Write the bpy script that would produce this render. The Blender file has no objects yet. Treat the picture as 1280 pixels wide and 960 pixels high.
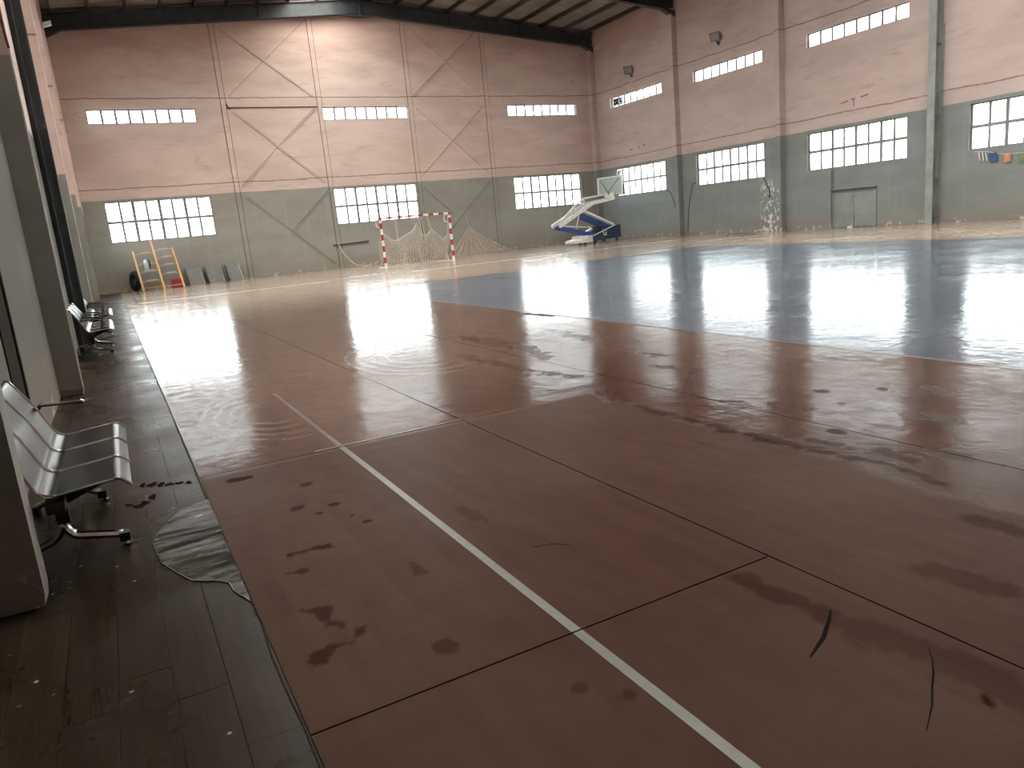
import bpy, bmesh, math, random
import numpy as np
from mathutils import Vector, Matrix

random.seed(7)
SC = bpy.context.scene
COL = SC.collection

# ------------------------------------------------------------------ camera
CAM_H = 1.298
R_ = Vector((0.87594157, -0.47361306, -0.09174442))
U_ = Vector((0.17849755, 0.14150971, 0.97371127))
F_ = Vector((0.44817965, 0.86929033, -0.208493))
cam_d = bpy.data.cameras.new('camera')
cam_d.sensor_fit = 'HORIZONTAL'
cam_d.sensor_width = 36.0
cam_d.lens = 929.49 / 1280 * 36.0
cam_d.clip_start = 0.05
cam_d.clip_end = 500
cam = bpy.data.objects.new('camera', cam_d)
COL.objects.link(cam)
m = Matrix.Identity(4)
for i in range(3):
    m[i][0], m[i][1], m[i][2] = R_[i], U_[i], -F_[i]
m[0][3], m[1][3], m[2][3] = 0, 0, CAM_H
cam.matrix_world = m
SC.camera = cam

# ------------------------------------------------------------------ light: bright overcast sky through the windows
SKY = 7.0
w = bpy.data.worlds.new('sky')
SC.world = w
w.use_nodes = True
bg = w.node_tree.nodes['Background']
bg.inputs[0].default_value = (0.97, 0.99, 1.0, 1)
bg.inputs[1].default_value = SKY
SC.view_settings.view_transform = 'Standard'
SC.view_settings.look = 'None'
SC.view_settings.gamma = 1
SC.view_settings.use_curve_mapping = False
SC.view_settings.exposure = 2.1
SC.cycles.max_bounces = 12
SC.cycles.diffuse_bounces = 6
SC.cycles.transparent_max_bounces = 16

# ------------------------------------------------------------------ dimensions
D, W, XL, YB = 36.23, 25.4, -0.66, -8.0       # far wall, right wall, left wall, back wall
XC = 12.35
ZB, ZBL = 3.85, 3.3                             # paint border (far/right, left)
RB0, RB1, RDEP = 10.34, 11.52, 0.62             # rafter bottom at eaves / ridge, depth
WT = 0.24


def rbot(x):
    t = abs(x - XC) / (XC - XL)
    return RB1 + (RB0 - RB1) * t


def zroof(x):
    return rbot(x) + RDEP + 0.2


# ------------------------------------------------------------------ mesh helpers
class MB:
    def __init__(self):
        self.v, self.f, self.mi = [], [], []

    def add(self, vs, fs, mi=0):
        n = len(self.v)
        self.v += [tuple(p) for p in vs]
        self.f += [tuple(i + n for i in f) for f in fs]
        self.mi += [mi] * len(fs)
        return self

    def box(self, a, b, mi=0):
        x0, y0, z0 = a
        x1, y1, z1 = b
        return self.hexa([(x0, y0, z0), (x1, y0, z0), (x1, y1, z0), (x0, y1, z0)],
                         [(x0, y0, z1), (x1, y0, z1), (x1, y1, z1), (x0, y1, z1)], mi)

    def hexa(self, lo, hi, mi=0):
        return self.add(list(lo) + list(hi),
                        [(0, 3, 2, 1), (4, 5, 6, 7), (0, 1, 5, 4), (1, 2, 6, 5), (2, 3, 7, 6), (3, 0, 4, 7)], mi)

    def bar(self, p, q, wd, ht, up=(0, 0, 1), mi=0):
        p, q = Vector(p), Vector(q)
        d = (q - p).normalized()
        up = Vector(up)
        s = d.cross(up)
        if s.length < 1e-4:
            s = d.cross(Vector((1, 0, 0)))
        s.normalize()
        u = s.cross(d).normalized()
        s *= wd / 2
        u *= ht / 2
        return self.hexa([p - s - u, p + s - u, p + s + u, p - s + u],
                         [q - s - u, q + s - u, q + s + u, q - s + u], mi)

    def tube(self, pts, r, n=8, mi=0, caps=True):
        pts = [Vector(p) for p in pts]
        vs, fs = [], []
        prev = None
        for i, p in enumerate(pts):
            a = pts[max(i - 1, 0)]
            b = pts[min(i + 1, len(pts) - 1)]
            d = (b - a).normalized()
            if prev is None:
                s = d.cross(Vector((0, 0, 1)))
                if s.length < 1e-3:
                    s = d.cross(Vector((1, 0, 0)))
            else:
                s = prev - d * prev.dot(d)
            s.normalize()
            prev = s
            u = d.cross(s)
            rr = r[i] if isinstance(r, (list, tuple)) else r
            for k in range(n):
                t = 2 * math.pi * k / n
                vs.append(p + s * math.cos(t) * rr + u * math.sin(t) * rr)
        for i in range(len(pts) - 1):
            for k in range(n):
                k2 = (k + 1) % n
                fs.append((i * n + k, i * n + k2, (i + 1) * n + k2, (i + 1) * n + k))
        if caps:
            fs.append(tuple(range(n - 1, -1, -1)))
            fs.append(tuple((len(pts) - 1) * n + k for k in range(n)))
        return self.add(vs, fs, mi)

    def lathe(self, prof, c=(0, 0, 0), n=14, mi=0):
        vs, fs = [], []
        for r, z in prof:
            for k in range(n):
                t = 2 * math.pi * k / n
                vs.append((c[0] + r * math.cos(t), c[1] + r * math.sin(t), c[2] + z))
        for i in range(len(prof) - 1):
            for k in range(n):
                k2 = (k + 1) % n
                fs.append((i * n + k, i * n + k2, (i + 1) * n + k2, (i + 1) * n + k))
        fs.append(tuple(range(n - 1, -1, -1)))
        fs.append(tuple((len(prof) - 1) * n + k for k in range(n)))
        return self.add(vs, fs, mi)

    def prism(self, poly, vec, mi=0):
        n = len(poly)
        vec = Vector(vec)
        vs = [Vector(p) for p in poly] + [Vector(p) + vec for p in poly]
        fs = [tuple(range(n - 1, -1, -1)), tuple(range(n, 2 * n))]
        fs += [(i, (i + 1) % n, n + (i + 1) % n, n + i) for i in range(n)]
        return self.add(vs, fs, mi)

    def build(self, name, mat, parent=None, smooth=False, bevel=0.0, label=None, kind=None):
        me = bpy.data.meshes.new(name)
        me.from_pydata([tuple(p) for p in self.v], [], self.f)
        mats = mat if isinstance(mat, (list, tuple)) else [mat]
        for mm in mats:
            me.materials.append(mm)
        if any(self.mi):
            me.polygons.foreach_set('material_index', self.mi)
        bm = bmesh.new()
        bm.from_mesh(me)
        bmesh.ops.recalc_face_normals(bm, faces=bm.faces)
        if bevel:
            bmesh.ops.bevel(bm, geom=list(bm.edges), offset=bevel, segments=1, affect='EDGES')
        bm.to_mesh(me)
        bm.free()
        if smooth:
            me.shade_smooth()
            try:
                me.set_sharp_from_angle(angle=math.radians(40))
            except Exception:
                pass
        return link(name, me, parent, label, kind)


def link(name, me, parent=None, label=None, kind=None):
    o = bpy.data.objects.new(name, me)
    COL.objects.link(o)
    if parent is not None:
        o.parent = parent
        o.matrix_parent_inverse = parent.matrix_basis.inverted()
    if label:
        o['label'] = label
    if kind:
        o['kind'] = kind
    return o


def thing(name, label, cat, loc=(0, 0, 0), group=None):
    o = bpy.data.objects.new(name, None)
    o.empty_display_size = 0.2
    COL.objects.link(o)
    o.location = loc
    return tag(o, label, cat, group)


def tag(o, label, cat, group=None):
    o['label'] = label
    o['category'] = cat
    if group:
        o['group'] = group
    return o


def dup(o, parent=None, off=None):
    c = o.copy()
    COL.objects.link(c)
    if parent is not None:
        c.parent = parent
    if off is not None:
        c.location = Vector(o.location) + Vector(off)
    for ch in list(o.children):
        dup(ch, c)
    return c


# ------------------------------------------------------------------ materials
class NT:
    def __init__(self, name):
        self.m = bpy.data.materials.new(name)
        self.m.use_nodes = True
        self.t = self.m.node_tree
        self.b = self.t.nodes['Principled BSDF']
        self.out = self.t.nodes['Material Output']
        self._pos = None

    def n(self, typ, **kw):
        nd = self.t.nodes.new(typ)
        for k, v in kw.items():
            setattr(nd, k, v)
        return nd

    def set(self, sock, v):
        if hasattr(v, 'is_output') or isinstance(v, bpy.types.NodeSocket):
            self.t.links.new(v, sock)
        elif isinstance(v, (tuple, list)) and len(v) == 3 and sock.type == 'RGBA':
            sock.default_value = (*v, 1)
        else:
            sock.default_value = v

    def pos(self):
        if self._pos is None:
            self._pos = self.n('ShaderNodeNewGeometry').outputs['Position']
        return self._pos

    def xyz(self):
        s = self.n('ShaderNodeSeparateXYZ')
        self.set(s.inputs[0], self.pos())
        return s.outputs

    def math(self, op, a, b=0.0, c=None, clamp=False):
        nd = self.n('ShaderNodeMath', operation=op, use_clamp=clamp)
        self.set(nd.inputs[0], a)
        self.set(nd.inputs[1], b)
        if c is not None:
            self.set(nd.inputs[2], c)
        return nd.outputs[0]

    def scale(self, s, rot=None, vec=None):
        nd = self.n('ShaderNodeMapping')
        self.set(nd.inputs[0], vec if vec is not None else self.pos())
        nd.inputs['Scale'].default_value = s
        if rot:
            nd.inputs['Rotation'].default_value = rot
        return nd.outputs[0]

    def noise(self, scale, detail=3, rough=0.55, stretch=(1, 1, 1), dist=0.0, vec=None):
        nd = self.n('ShaderNodeTexNoise')
        self.set(nd.inputs['Vector'], self.scale(stretch, vec=vec))
        nd.inputs['Scale'].default_value = scale
        nd.inputs['Detail'].default_value = detail
        nd.inputs['Roughness'].default_value = rough
        nd.inputs['Distortion'].default_value = dist
        return nd.outputs[0]

    def ramp(self, v, a, b, lo=0.0, hi=1.0):
        nd = self.n('ShaderNodeMapRange', interpolation_type='SMOOTHSTEP')
        self.set(nd.inputs[0], v)
        nd.inputs[1].default_value = a
        nd.inputs[2].default_value = b
        nd.inputs[3].default_value = lo
        nd.inputs[4].default_value = hi
        return nd.outputs[0]

    def mix(self, f, a, b, mode='MIX'):
        nd = self.n('ShaderNodeMix', data_type='RGBA', blend_type=mode)
        self.set(nd.inputs['Factor'], f)
        self.set(nd.inputs['A'], a)
        self.set(nd.inputs['B'], b)
        return nd.outputs['Result']

    def attr(self, name):
        nd = self.n('ShaderNodeAttribute', attribute_name=name)
        return nd.outputs['Fac']

    def bump(self, h, strength=0.3, dist=0.01, normal=None):
        nd = self.n('ShaderNodeBump')
        nd.inputs['Strength'].default_value = strength
        nd.inputs['Distance'].default_value = dist
        self.set(nd.inputs['Height'], h)
        if normal is not None:
            self.set(nd.inputs['Normal'], normal)
        return nd.outputs[0]

    def done(self, col, rough=0.6, metal=0.0, normal=None, spec=None):
        self.set(self.b.inputs['Base Color'], col)
        self.set(self.b.inputs['Roughness'], rough)
        self.set(self.b.inputs['Metallic'], metal)
        if normal is not None:
            self.set(self.b.inputs['Normal'], normal)
        if spec is not None:
            self.set(self.b.inputs['Specular IOR Level'], spec)
        return self.m


def plain(name, col, rough=0.55, metal=0.0, var=0.12, scale=6.0, bump=0.0):
    t = NT(name)
    nz = t.noise(scale, 4)
    c = t.mix(t.ramp(nz, 0.3, 0.7, 0, 1), tuple(x * (1 - var) for x in col), tuple(min(1, x * (1 + var)) for x in col))
    nr = t.bump(t.noise(scale * 8, 3), bump, 0.004) if bump else None
    return t.done(c, rough, metal, nr, 0.02 if rough >= 0.9 else None)


def wall_paint(name, zb, pink, grey, cracks=(4.29, 7.9), peel=None):
    t = NT(name)
    x, y, z = t.xyz()
    n1 = t.noise(0.9, 5, 0.6, (0.5, 0.5, 1.6))
    n2 = t.noise(2.2, 5, 0.6, (0.35, 0.35, 2.0), 0.6)
    n3 = t.noise(9, 4)
    pk = t.mix(t.ramp(n1, 0.35, 0.65), tuple(c * 1.07 for c in pink), tuple(c * 0.92 for c in pink))
    pk = t.mix(t.ramp(n2, 0.56, 0.72, 0, 0.5), pk, (pink[0] * 0.72, pink[1] * 0.66, pink[2] * 0.6))
    # dustier, browner near the roof
    pk = t.mix(t.ramp(t.math('ADD', z, t.math('MULTIPLY', n1, 3.0)), 10.2, 12.6, 0, 0.45), pk, (0.40, 0.22, 0.17))
    g = t.mix(t.ramp(n1, 0.35, 0.65), tuple(c * 1.06 for c in grey), tuple(c * 0.93 for c in grey))
    strk = t.noise(2.4, 4, 0.6, (1.6, 1.6, 0.12))
    g = t.mix(t.ramp(strk, 0.5, 0.72, 0, 0.35), g, tuple(c * 1.25 for c in grey))
    g = t.mix(t.ramp(t.math('ADD', z, t.math('MULTIPLY', n2, -0.9)), 0.45, -0.3, 0, 0.35), g, (0.26, 0.19, 0.14))
    edge = t.math('ADD', z, t.math('MULTIPLY', t.math('SUBTRACT', t.noise(1.2, 2), 0.5), 0.05))
    col = t.mix(t.ramp(edge, zb - 0.012, zb + 0.012), g, pk)
    bumpn = t.noise(22, 4)
    # construction joints
    jit = t.math('MULTIPLY', t.math('SUBTRACT', t.noise(0.8, 4, 0.7), 0.5), 0.16)
    for zc in cracks:
        d = t.math('ABSOLUTE', t.math('SUBTRACT', t.math('ADD', z, jit), zc))
        k = t.ramp(d, 0.010, 0.034, 1, 0)
        k = t.math('MULTIPLY', k, t.ramp(n3, 0.3, 0.5, 0.55, 1))
        col = t.mix(t.math('MULTIPLY', k, 0.75), col, (0.16, 0.085, 0.065))
    # peeling at the foot and, where given, up a column
    pn = t.noise(5.5, 6, 0.65, (1, 1, 0.8), 0.4)
    foot = t.math('MULTIPLY', t.ramp(pn, 0.56, 0.60), t.ramp(z, 0.2, 0.06))
    col = t.mix(foot, col, (0.52, 0.46, 0.40))
    if peel:
        y0, y1, z1 = peel
        mk = t.math('MULTIPLY', t.math('MULTIPLY', t.ramp(y, y0 - 0.15, y0 + 0.1), t.ramp(y, y1 + 0.3, y1 - 0.2)),
                    t.ramp(z, z1 + 0.3, z1 - 0.9))
        pm = t.math('MULTIPLY', t.ramp(pn, 0.52, 0.55), mk)
        col = t.mix(pm, col, (0.62, 0.60, 0.55))
    nrm = t.bump(t.math('ADD', bumpn, t.math('MULTIPLY', n1, 2.0)), 0.25, 0.01)
    return t.done(col, 0.8, 0, nrm, 0.12)


PINK, GREY = (0.62, 0.485, 0.445), (0.295, 0.28, 0.255)
M = {}
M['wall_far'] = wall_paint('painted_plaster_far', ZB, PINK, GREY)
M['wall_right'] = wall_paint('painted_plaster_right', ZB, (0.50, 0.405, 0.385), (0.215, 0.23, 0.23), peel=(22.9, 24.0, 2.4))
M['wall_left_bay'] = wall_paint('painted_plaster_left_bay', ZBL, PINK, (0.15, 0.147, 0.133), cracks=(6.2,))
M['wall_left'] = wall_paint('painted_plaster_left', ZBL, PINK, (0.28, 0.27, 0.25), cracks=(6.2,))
M['steel'] = plain('dark_steel_paint', (0.032, 0.037, 0.042), 0.5, 0.0, 0.25, 3)
M['steel_grey'] = plain('grey_column_paint', (0.25, 0.27, 0.265), 0.5, 0.0, 0.15, 2)
M['steel_col'] = plain('blue_grey_column_paint', (0.065, 0.075, 0.082), 0.55, 0.0, 0.2, 2)
M['purlin'] = plain('brown_purlin_paint', (0.055, 0.042, 0.035), 0.6)
M['roof'] = plain('roof_sheet_metal', (0.26, 0.235, 0.21), 0.6, 0.0, 0.25, 0.6)
M['frame'] = plain('window_frame_paint', (0.22, 0.215, 0.22), 0.45)
M['chrome'] = plain('chrome', (0.72, 0.72, 0.73), 0.12, 1.0, 0.05)
M['black_steel'] = plain('black_powder_coat', (0.012, 0.013, 0.015), 0.4)
M['rubber'] = plain('black_rubber', (0.015, 0.014, 0.014), 0.75)
M['white_paint'] = plain('white_enamel', (0.74, 0.72, 0.67), 0.4)
M['red_paint'] = plain('red_enamel', (0.36, 0.030, 0.045), 0.4)
M['navy'] = plain('navy_pad', (0.022, 0.045, 0.095), 0.45)
M['blue'] = plain('blue_enamel', (0.025, 0.075, 0.26), 0.35)
M['orange'] = plain('orange_enamel', (0.60, 0.36, 0.16), 0.45)
M['cord'] = plain('net_cord', (0.66, 0.59, 0.50), 0.8)
M['dark_groove'] = plain('dark_groove', (0.10, 0.06, 0.05), 0.9)
M['crack'] = plain('crack_shadow', (0.05, 0.045, 0.04), 0.9)
M['door'] = plain('grey_door_paint', (0.225, 0.24, 0.235), 0.5, 0, 0.1, 1.5)
M['brown_door'] = plain('dark_brown_door', (0.045, 0.036, 0.032), 0.9)
M['white_plastic'] = plain('white_plastic', (0.72, 0.72, 0.70), 0.35)
M['slat_grey'] = plain('weathered_grey_board', (0.42, 0.42, 0.42), 0.6)
M['panel'] = plain('dull_grey_panel', (0.15, 0.147, 0.135), 0.5)
M['lens'] = plain('dusty_lens', (0.22, 0.21, 0.19), 0.3)
M['scuff'] = plain('black_scuff', (0.010, 0.009, 0.009), 0.95)
M['concrete'] = plain('dark_concrete', (0.10, 0.075, 0.06), 0.85, 0, 0.3, 4)
M['ground'] = plain('pale_dusty_ground', (0.42, 0.37, 0.30), 0.95, 0, 0.2, 0.3)
for nm, c in (('flag_white', (0.62, 0.63, 0.66)), ('flag_blue', (0.035, 0.08, 0.20)), ('flag_orange', (0.50, 0.23, 0.13)),
              ('flag_green', (0.17, 0.20, 0.125))):
    M[nm] = plain(nm, c, 0.8)


def glass_mat():
    t = NT('thin_glass')
    tr = t.n('ShaderNodeBsdfTransparent')
    gl = t.n('ShaderNodeBsdfGlossy')
    gl.inputs['Roughness'].default_value = 0.03
    fr = t.n('ShaderNodeFresnel')
    fr.inputs[0].default_value = 1.25
    mx = t.n('ShaderNodeMixShader')
    dust = t.noise(3, 3)
    tc = t.mix(t.ramp(dust, 0.3, 0.8, 0, 1), (0.68, 0.71, 0.715), (0.60, 0.62, 0.615))
    t.set(tr.inputs[0], tc)
    t.set(mx.inputs[0], fr.outputs[0])
    t.set(mx.inputs[1], tr.outputs[0])
    t.set(mx.inputs[2], gl.outputs[0])
    t.t.links.new(mx.outputs[0], t.out.inputs[0])
    return t.m


def mesh_cloth_mat(name, col, alpha):
    t = NT(name)
    tr = t.n('ShaderNodeBsdfTransparent')
    df = t.n('ShaderNodeBsdfDiffuse')
    t.set(df.inputs[0], col)
    mx = t.n('ShaderNodeMixShader')
    t.set(mx.inputs[0], t.ramp(t.noise(30, 3, 0.6, (1, 1, 0.1)), 0.3, 0.7, alpha - 0.2, alpha + 0.2))
    t.set(mx.inputs[1], tr.outputs[0])
    t.set(mx.inputs[2], df.outputs[0])
    t.t.links.new(mx.outputs[0], t.out.inputs[0])
    return t.m


def skylight_mat():
    t = NT('fibreglass_skylight')
    tl = t.n('ShaderNodeBsdfTranslucent')
    df = t.n('ShaderNodeBsdfDiffuse')
    mx = t.n('ShaderNodeMixShader')
    c = t.mix(t.ramp(t.noise(1.5, 4), 0.35, 0.7), (0.68, 0.66, 0.60), (0.58, 0.56, 0.50))
    t.set(tl.inputs[0], c)
    t.set(df.inputs[0], (0.35, 0.31, 0.22))
    mx.inputs[0].default_value = 0.2
    t.set(mx.inputs[1], tl.outputs[0])
    t.set(mx.inputs[2], df.outputs[0])
    t.t.links.new(mx.outputs[0], t.out.inputs[0])
    return t.m


M['glass'] = glass_mat()
M['net_cloth'] = mesh_cloth_mat('fine_beige_netting', (0.48, 0.40, 0.33), 0.55)
M['skylight'] = skylight_mat()
M['backboard'] = None


def floor_vinyl(name, ca, cb, dust, rough=0.17, wood=True, spec=0.14):
    t = NT(name)
    vec = t.scale((1, 1, 1), (0, 0, math.pi / 2))
    br = t.n('ShaderNodeTexBrick')
    t.set(br.inputs['Vector'], vec)
    br.inputs['Color1'].default_value = (0, 0, 0, 1)
    br.inputs['Color2'].default_value = (1, 1, 1, 1)
    br.inputs['Mortar'].default_value = (0.5, 0.5, 0.5, 1)
    br.inputs['Scale'].default_value = 1.0
    br.inputs['Mortar Size'].default_value = 0.0
    br.inputs['Brick Width'].default_value = 0.42
    br.inputs['Row Height'].default_value = 0.062
    grain = t.noise(7, 4, 0.6, (6, 0.6, 1))
    n1 = t.noise(0.7, 5, 0.6)
    n2 = t.noise(3.2, 5, 0.65, (1.6, 0.7, 1), 0.5)
    f = t.math('ADD', t.math('MULTIPLY', br.outputs[0], 0.45 if wood else 0.1),
               t.math('MULTIPLY', t.ramp(n2, 0.3, 0.7), 0.4))
    f = t.math('ADD', f, t.math('MULTIPLY', t.math('SUBTRACT', grain, 0.5), 0.35), clamp=True)
    col = t.mix(f, ca, cb)
    col = t.mix(t.ramp(n1, 0.36, 0.66, 0.02, 0.42), col, dust)
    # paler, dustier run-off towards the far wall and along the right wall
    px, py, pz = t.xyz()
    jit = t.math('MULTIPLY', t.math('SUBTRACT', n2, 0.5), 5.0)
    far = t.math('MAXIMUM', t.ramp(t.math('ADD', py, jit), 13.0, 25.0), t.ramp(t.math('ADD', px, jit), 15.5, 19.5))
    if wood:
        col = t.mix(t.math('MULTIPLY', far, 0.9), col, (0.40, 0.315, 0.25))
    st = t.attr('stain')
    col = t.mix(st, col, (ca[0] * 0.50, ca[1] * 0.34, ca[2] * 0.22))
    pale = t.attr('pale')
    col = t.mix(t.math('MULTIPLY', pale, 0.25), col, (0.26, 0.21, 0.18))
    n4 = t.noise(9, 4, 0.6, (1.0, 0.6, 1), 0.4)
    r = t.math('ADD', t.ramp(n1, 0.35, 0.7, rough, rough + 0.07), t.ramp(n4, 0.42, 0.72, 0.0, 0.09))
    r = t.math('ADD', r, t.math('MULTIPLY', pale, 0.07))
    r = t.math('ADD', r, t.math('MULTIPLY', st, 0.30))
    wave = t.noise(2.3, 2, 0.5)
    fine = t.noise(9, 4, 0.6, (1.0, 0.8, 1))
    h = t.math('ADD', t.math('MULTIPLY', wave, 1.0), t.math('MULTIPLY', fine, 0.6 if wood else 0.8))
    nrm = t.bump(h, 0.5, 0.0075)
    # walked-dull zone near the entrance: dusty and matt, ends at a seam and at the wet streak
    j2 = t.math('MULTIPLY', t.math('SUBTRACT', n2, 0.5), 0.5)
    dull = t.math('MULTIPLY', t.ramp(py, 4.75, 4.55), t.ramp(t.math('ADD', px, j2), 3.2, 2.95))
    dull = t.math('MAXIMUM', dull, t.ramp(t.math('ADD', py, t.math('MULTIPLY', j2, 2.0)), 3.0, 1.0))
    r = t.math('MAXIMUM', r, t.math('MULTIPLY', dull, 0.42))
    sp = t.math('MULTIPLY', t.math('SUBTRACT', 1.0, t.math('MULTIPLY', dull, 0.8)), spec)
    return t.done(col, r, 0, nrm, t.math('MULTIPLY', t.math('SUBTRACT', 1.0, st), sp))


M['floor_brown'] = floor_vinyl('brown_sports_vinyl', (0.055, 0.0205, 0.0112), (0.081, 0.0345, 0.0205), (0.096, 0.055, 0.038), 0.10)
M['floor_blue'] = floor_vinyl('blue_sports_vinyl', (0.062, 0.080, 0.118), (0.076, 0.096, 0.136), (0.14, 0.16, 0.185), 0.10, False, 0.17)


def plank_mat():
    t = NT('dark_wood_plank')
    oi = t.n('ShaderNodeObjectInfo')
    rnd = oi.outputs['Random']
    grain = t.noise(5, 5, 0.6, (9, 0.5, 1), 1.2)
    n1 = t.noise(1.3, 5, 0.6)
    c = t.mix(t.ramp(grain, 0.3, 0.7), (0.013, 0.0078, 0.004), (0.034, 0.022, 0.0125))
    c = t.mix(t.math('MULTIPLY', rnd, 0.45), c, (0.040, 0.028, 0.018))
    c = t.mix(t.ramp(n1, 0.48, 0.72, 0, 0.45), c, (0.054, 0.039, 0.027))
    spk = t.n('ShaderNodeTexVoronoi')
    t.set(spk.inputs['Vector'], t.pos())
    spk.inputs['Scale'].default_value = 13
    dots = t.math('MULTIPLY', t.ramp(spk.outputs['Distance'], 0.12, 0.07), t.ramp(t.noise(1.9, 2), 0.52, 0.6))
    c = t.mix(dots, c, (0.42, 0.38, 0.32))
    r = t.ramp(n1, 0.35, 0.7, 0.24, 0.40)
    h = t.math('ADD', t.noise(2.5, 2), t.math('MULTIPLY', grain, 0.05))
    return t.done(c, r, 0, t.bump(h, 0.3, 0.004), 0.10)


M['plank'] = plank_mat()


def tape_mat(name, wear):
    t = NT(name)
    n = t.noise(14, 5, 0.65)
    n2 = t.noise(0.8, 3)
    c = t.mix(t.ramp(n, 0.3, 0.7), (0.118, 0.103, 0.083), (0.095, 0.082, 0.066))
    c = t.mix(t.ramp(t.math('ADD', n, t.math('MULTIPLY', n2, 0.8)), 1.0 - wear, 1.25 - wear), c, (0.085, 0.05, 0.036))
    return t.done(c, 0.3, 0, t.bump(t.noise(2.3, 2), 0.4, 0.01), 0.4)


M['tape'] = tape_mat('worn_white_line_paint', 0.05)
M['tape_fresh'] = plain('white_line_paint', (0.62, 0.59, 0.54), 0.5)
M['tape_worn'] = tape_mat('very_worn_white_line_paint', 0.3)


def patch_mat():
    t = NT('wet_grey_patch')
    n = t.noise(5, 6, 0.65, (0.7, 2.2, 1), 0.3)
    c = t.mix(t.ramp(n, 0.35, 0.65), (0.02, 0.018, 0.015), (0.085, 0.08, 0.072))
    return t.done(c, t.ramp(n, 0.3, 0.7, 0.08, 0.28), 0, t.bump(t.noise(16, 4, 0.6, (0.6, 1.8, 1)), 0.35, 0.003), 0.4)


M['patch'] = patch_mat()


def seat_mat():
    t = NT('perforated_steel')
    vo = t.n('ShaderNodeTexVoronoi', voronoi_dimensions='3D')
    t.set(vo.inputs['Vector'], t.pos())
    vo.inputs['Scale'].default_value = 110
    vo.inputs['Randomness'].default_value = 0.15
    k = t.ramp(vo.outputs['Distance'], 0.30, 0.40, 1, 0)
    c = t.mix(t.math('MULTIPLY', k, 0.5), (0.11, 0.117, 0.115), (0.035, 0.037, 0.037))
    return t.done(c, 0.24, 1.0, None)


M['seat'] = seat_mat()

# ------------------------------------------------------------------ numpy noise for stains


def vnoise(x, y, seed, freq):
    rs = np.random.RandomState(seed)
    g = rs.rand(64, 64)
    x = x * freq + 100
    y = y * freq + 100
    xi, yi = np.floor(x).astype(int), np.floor(y).astype(int)
    fx, fy = x - xi, y - yi
    fx = fx * fx * (3 - 2 * fx)
    fy = fy * fy * (3 - 2 * fy)
    a = g[xi % 64, yi % 64]
    b = g[(xi + 1) % 64, yi % 64]
    c = g[xi % 64, (yi + 1) % 64]
    d = g[(xi + 1) % 64, (yi + 1) % 64]
    return (a * (1 - fx) + b * fx) * (1 - fy) + (c * (1 - fx) + d * fx) * fy


def fbm(x, y, seed, freq):
    return 0.5 * vnoise(x, y, seed, freq) + 0.3 * vnoise(x, y, seed + 1, freq * 2.1) + 0.2 * vnoise(x, y, seed + 2, freq * 4.3)


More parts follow.
